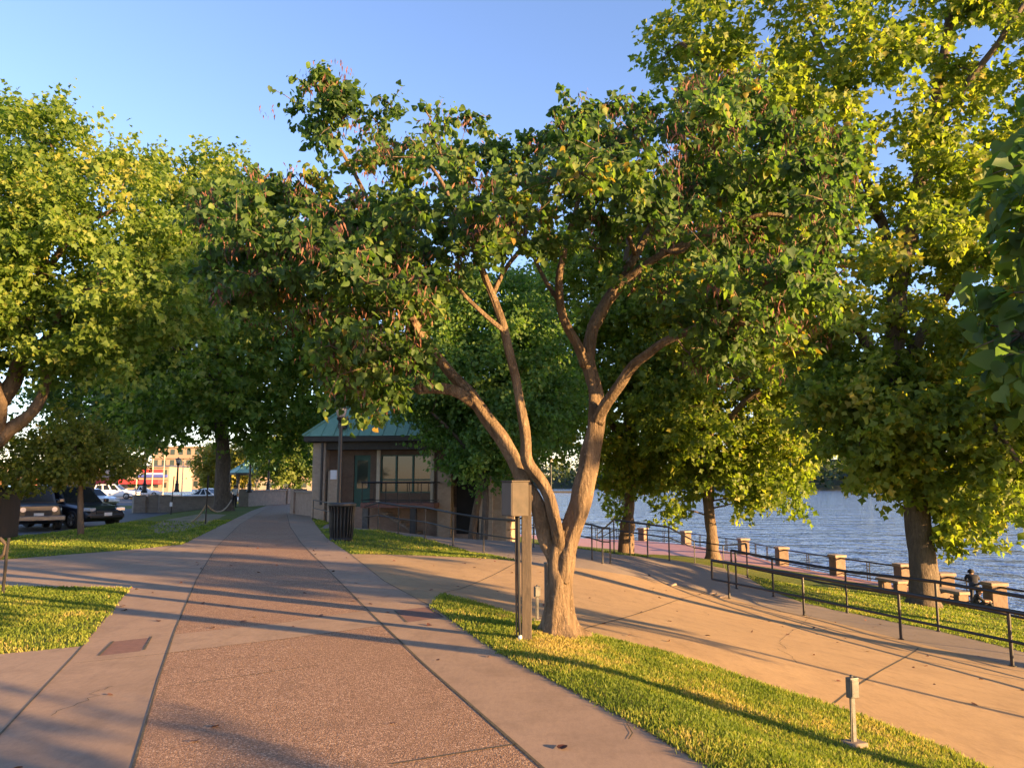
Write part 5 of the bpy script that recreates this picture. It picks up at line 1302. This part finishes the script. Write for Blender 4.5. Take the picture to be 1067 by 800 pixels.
def stand(lean=0.0, s=1.0, arm='down'):
    c, sn = math.cos(lean), math.sin(lean)
    up = lambda x, y, z: ((x + (z - .92) * sn) * s, y * s, (.92 + (z - .92) * c) * s)
    J = dict(pelvis=(0, 0, .95 * s), waist=up(0, 0, 1.1), chest=up(.01, 0, 1.33), neck=up(.02, 0, 1.48), chin=up(.05, 0, 1.56), head=up(.05, 0, 1.64), crown=up(.04, 0, 1.72))
    for sd, y in (('l', 1), ('r', -1)):
        J['shoulder_' + sd] = up(0, .19 * y, 1.41)
        if arm == 'down': J['elbow_' + sd] = up(-.03, .25 * y, 1.13); J['wrist_' + sd] = up(.06, .25 * y, .9); J['hand_' + sd] = up(.08, .24 * y, .82)
        else: J['elbow_' + sd] = up(.2, .26 * y, 1.2); J['wrist_' + sd] = up(.43, .18 * y, 1.16); J['hand_' + sd] = up(.5, .15 * y, 1.15)
        J['hip_' + sd] = (0, .1 * y * s, .88 * s); J['knee_' + sd] = (.03 * s, .11 * y * s, .48 * s); J['ankle_' + sd] = (-.02 * s, .12 * y * s, .07 * s); J['toe_' + sd] = (.16 * s, .13 * y * s, .04 * s)
    return J
def sit_low():
    J = dict(pelvis=(0, 0, .15), waist=(-.02, 0, .3), chest=(.06, 0, .5), neck=(.13, 0, .62), chin=(.19, 0, .69), head=(.2, 0, .76), crown=(.19, 0, .84))
    for sd, y in (('l', 1), ('r', -1)):
        J['shoulder_' + sd] = (.07, .18 * y, .57); J['elbow_' + sd] = (.26, .22 * y, .42); J['wrist_' + sd] = (.45, .12 * y, .42); J['hand_' + sd] = (.52, .09 * y, .40)
        J['hip_' + sd] = (.05, .1 * y, .15); J['knee_' + sd] = (.42, .15 * y, .42); J['ankle_' + sd] = (.58, .13 * y, .08); J['toe_' + sd] = (.74, .14 * y, .05)
    return J
q = pil_pos[0]
person('person in dark clothes leaning over the river rail behind the far right pillar', (q[0] - .22, q[1] + .85, -3), 1.2, stand(.95, .9, 'fwd'), 'dark_cloth', 'denim', 'dark')
person('person in black top sitting on the ground left of the far right pillar', (q[0] - .95, q[1] - .35, -3), -.35, sit_low(), 'dark_cloth', 'dark_cloth')
x = at(250, 520, 52)[0]
person('person in white top and dark trousers standing right of the tall straight trunk', (x, 51, h1(x, 51)), -1.2, stand(0, .82), 'white_cloth', 'dark_cloth')

# ------------------------------------------------------------------ on the river
xw = at(588, 505, 520)[0]
root = thing('barge', 'long dark flat barge far out on the river behind the redbud stems', 'barge', (xw, 520, -5), .08)
m = MB(); m.add([(-11, -2.5, .1), (11, -2.5, .1), (11, 2.5, .1), (-11, 2.5, .1), (-12.5, -2.8, 1.2), (12.5, -2.8, 1.2), (12.5, 2.8, 1.2), (-12.5, 2.8, 1.2)], [(3, 2, 1, 0), (4, 5, 6, 7), (0, 1, 5, 4), (1, 2, 6, 5), (2, 3, 7, 6), (3, 0, 4, 7)]); m.build('hull', M['dark_trim'], root)
MB().box((6.5, 0, 2.4), (2.5, 2.4, 2.4)).build('deckhouse', M['brown_box'], root, bevel=.05)
MB().bar((6.5, 0, 3.5), (6.5, 0, 6.2), .1, 6).build('mast', M['dark_trim'], root)

# ------------------------------------------------------------------ light
SUN_AZ = math.atan2(.87, -.49)      # clockwise from +Y
SUN_EL = math.radians(9.5)
world = bpy.data.worlds.new('World'); scene.world = world; world.use_nodes = True
nt = world.node_tree; nt.nodes.clear()
sky = nt.nodes.new('ShaderNodeTexSky'); sky.sky_type = 'NISHITA'; sky.sun_disc = False
sky.sun_elevation = SUN_EL; sky.sun_rotation = SUN_AZ; sky.air_density = 1.0; sky.dust_density = .3; sky.ozone_density = 3.2
bg = nt.nodes.new('ShaderNodeBackground'); bg.inputs[1].default_value = .09
wo = nt.nodes.new('ShaderNodeOutputWorld')
tintn = nt.nodes.new('ShaderNodeMix'); tintn.data_type = 'RGBA'; tintn.blend_type = 'MULTIPLY'; tintn.inputs[0].default_value = 1
tintn.inputs[7].default_value = (1.24, .97, 1.0, 1); nt.links.new(sky.outputs[0], tintn.inputs[6]); nt.links.new(tintn.outputs[2], bg.inputs[0]); nt.links.new(bg.outputs[0], wo.inputs[0])
sd = bpy.data.lights.new('sun', 'SUN'); sd.energy = 4.6; sd.angle = math.radians(.55); sd.color = (1.0, .61, .25)
so = bpy.data.objects.new('sun', sd); COL.objects.link(so)
sv = Vector((math.sin(SUN_AZ) * math.cos(SUN_EL), math.cos(SUN_AZ) * math.cos(SUN_EL), math.sin(SUN_EL)))
so.rotation_euler = (-sv).to_track_quat('-Z', 'Y').to_euler(); so.location = sv * 60 + Vector((0, 0, 10))
vs = scene.view_settings
scene.display_settings.display_device = 'sRGB'
vs.view_transform = 'Standard'; vs.look = 'None'; vs.gamma = 1.0; vs.use_curve_mapping = False
vs.exposure = 2.42
scene.cycles.max_bounces = 8; scene.cycles.transparent_max_bounces = 4; scene.cycles.diffuse_bounces = 4
scene.cycles.use_denoising = True
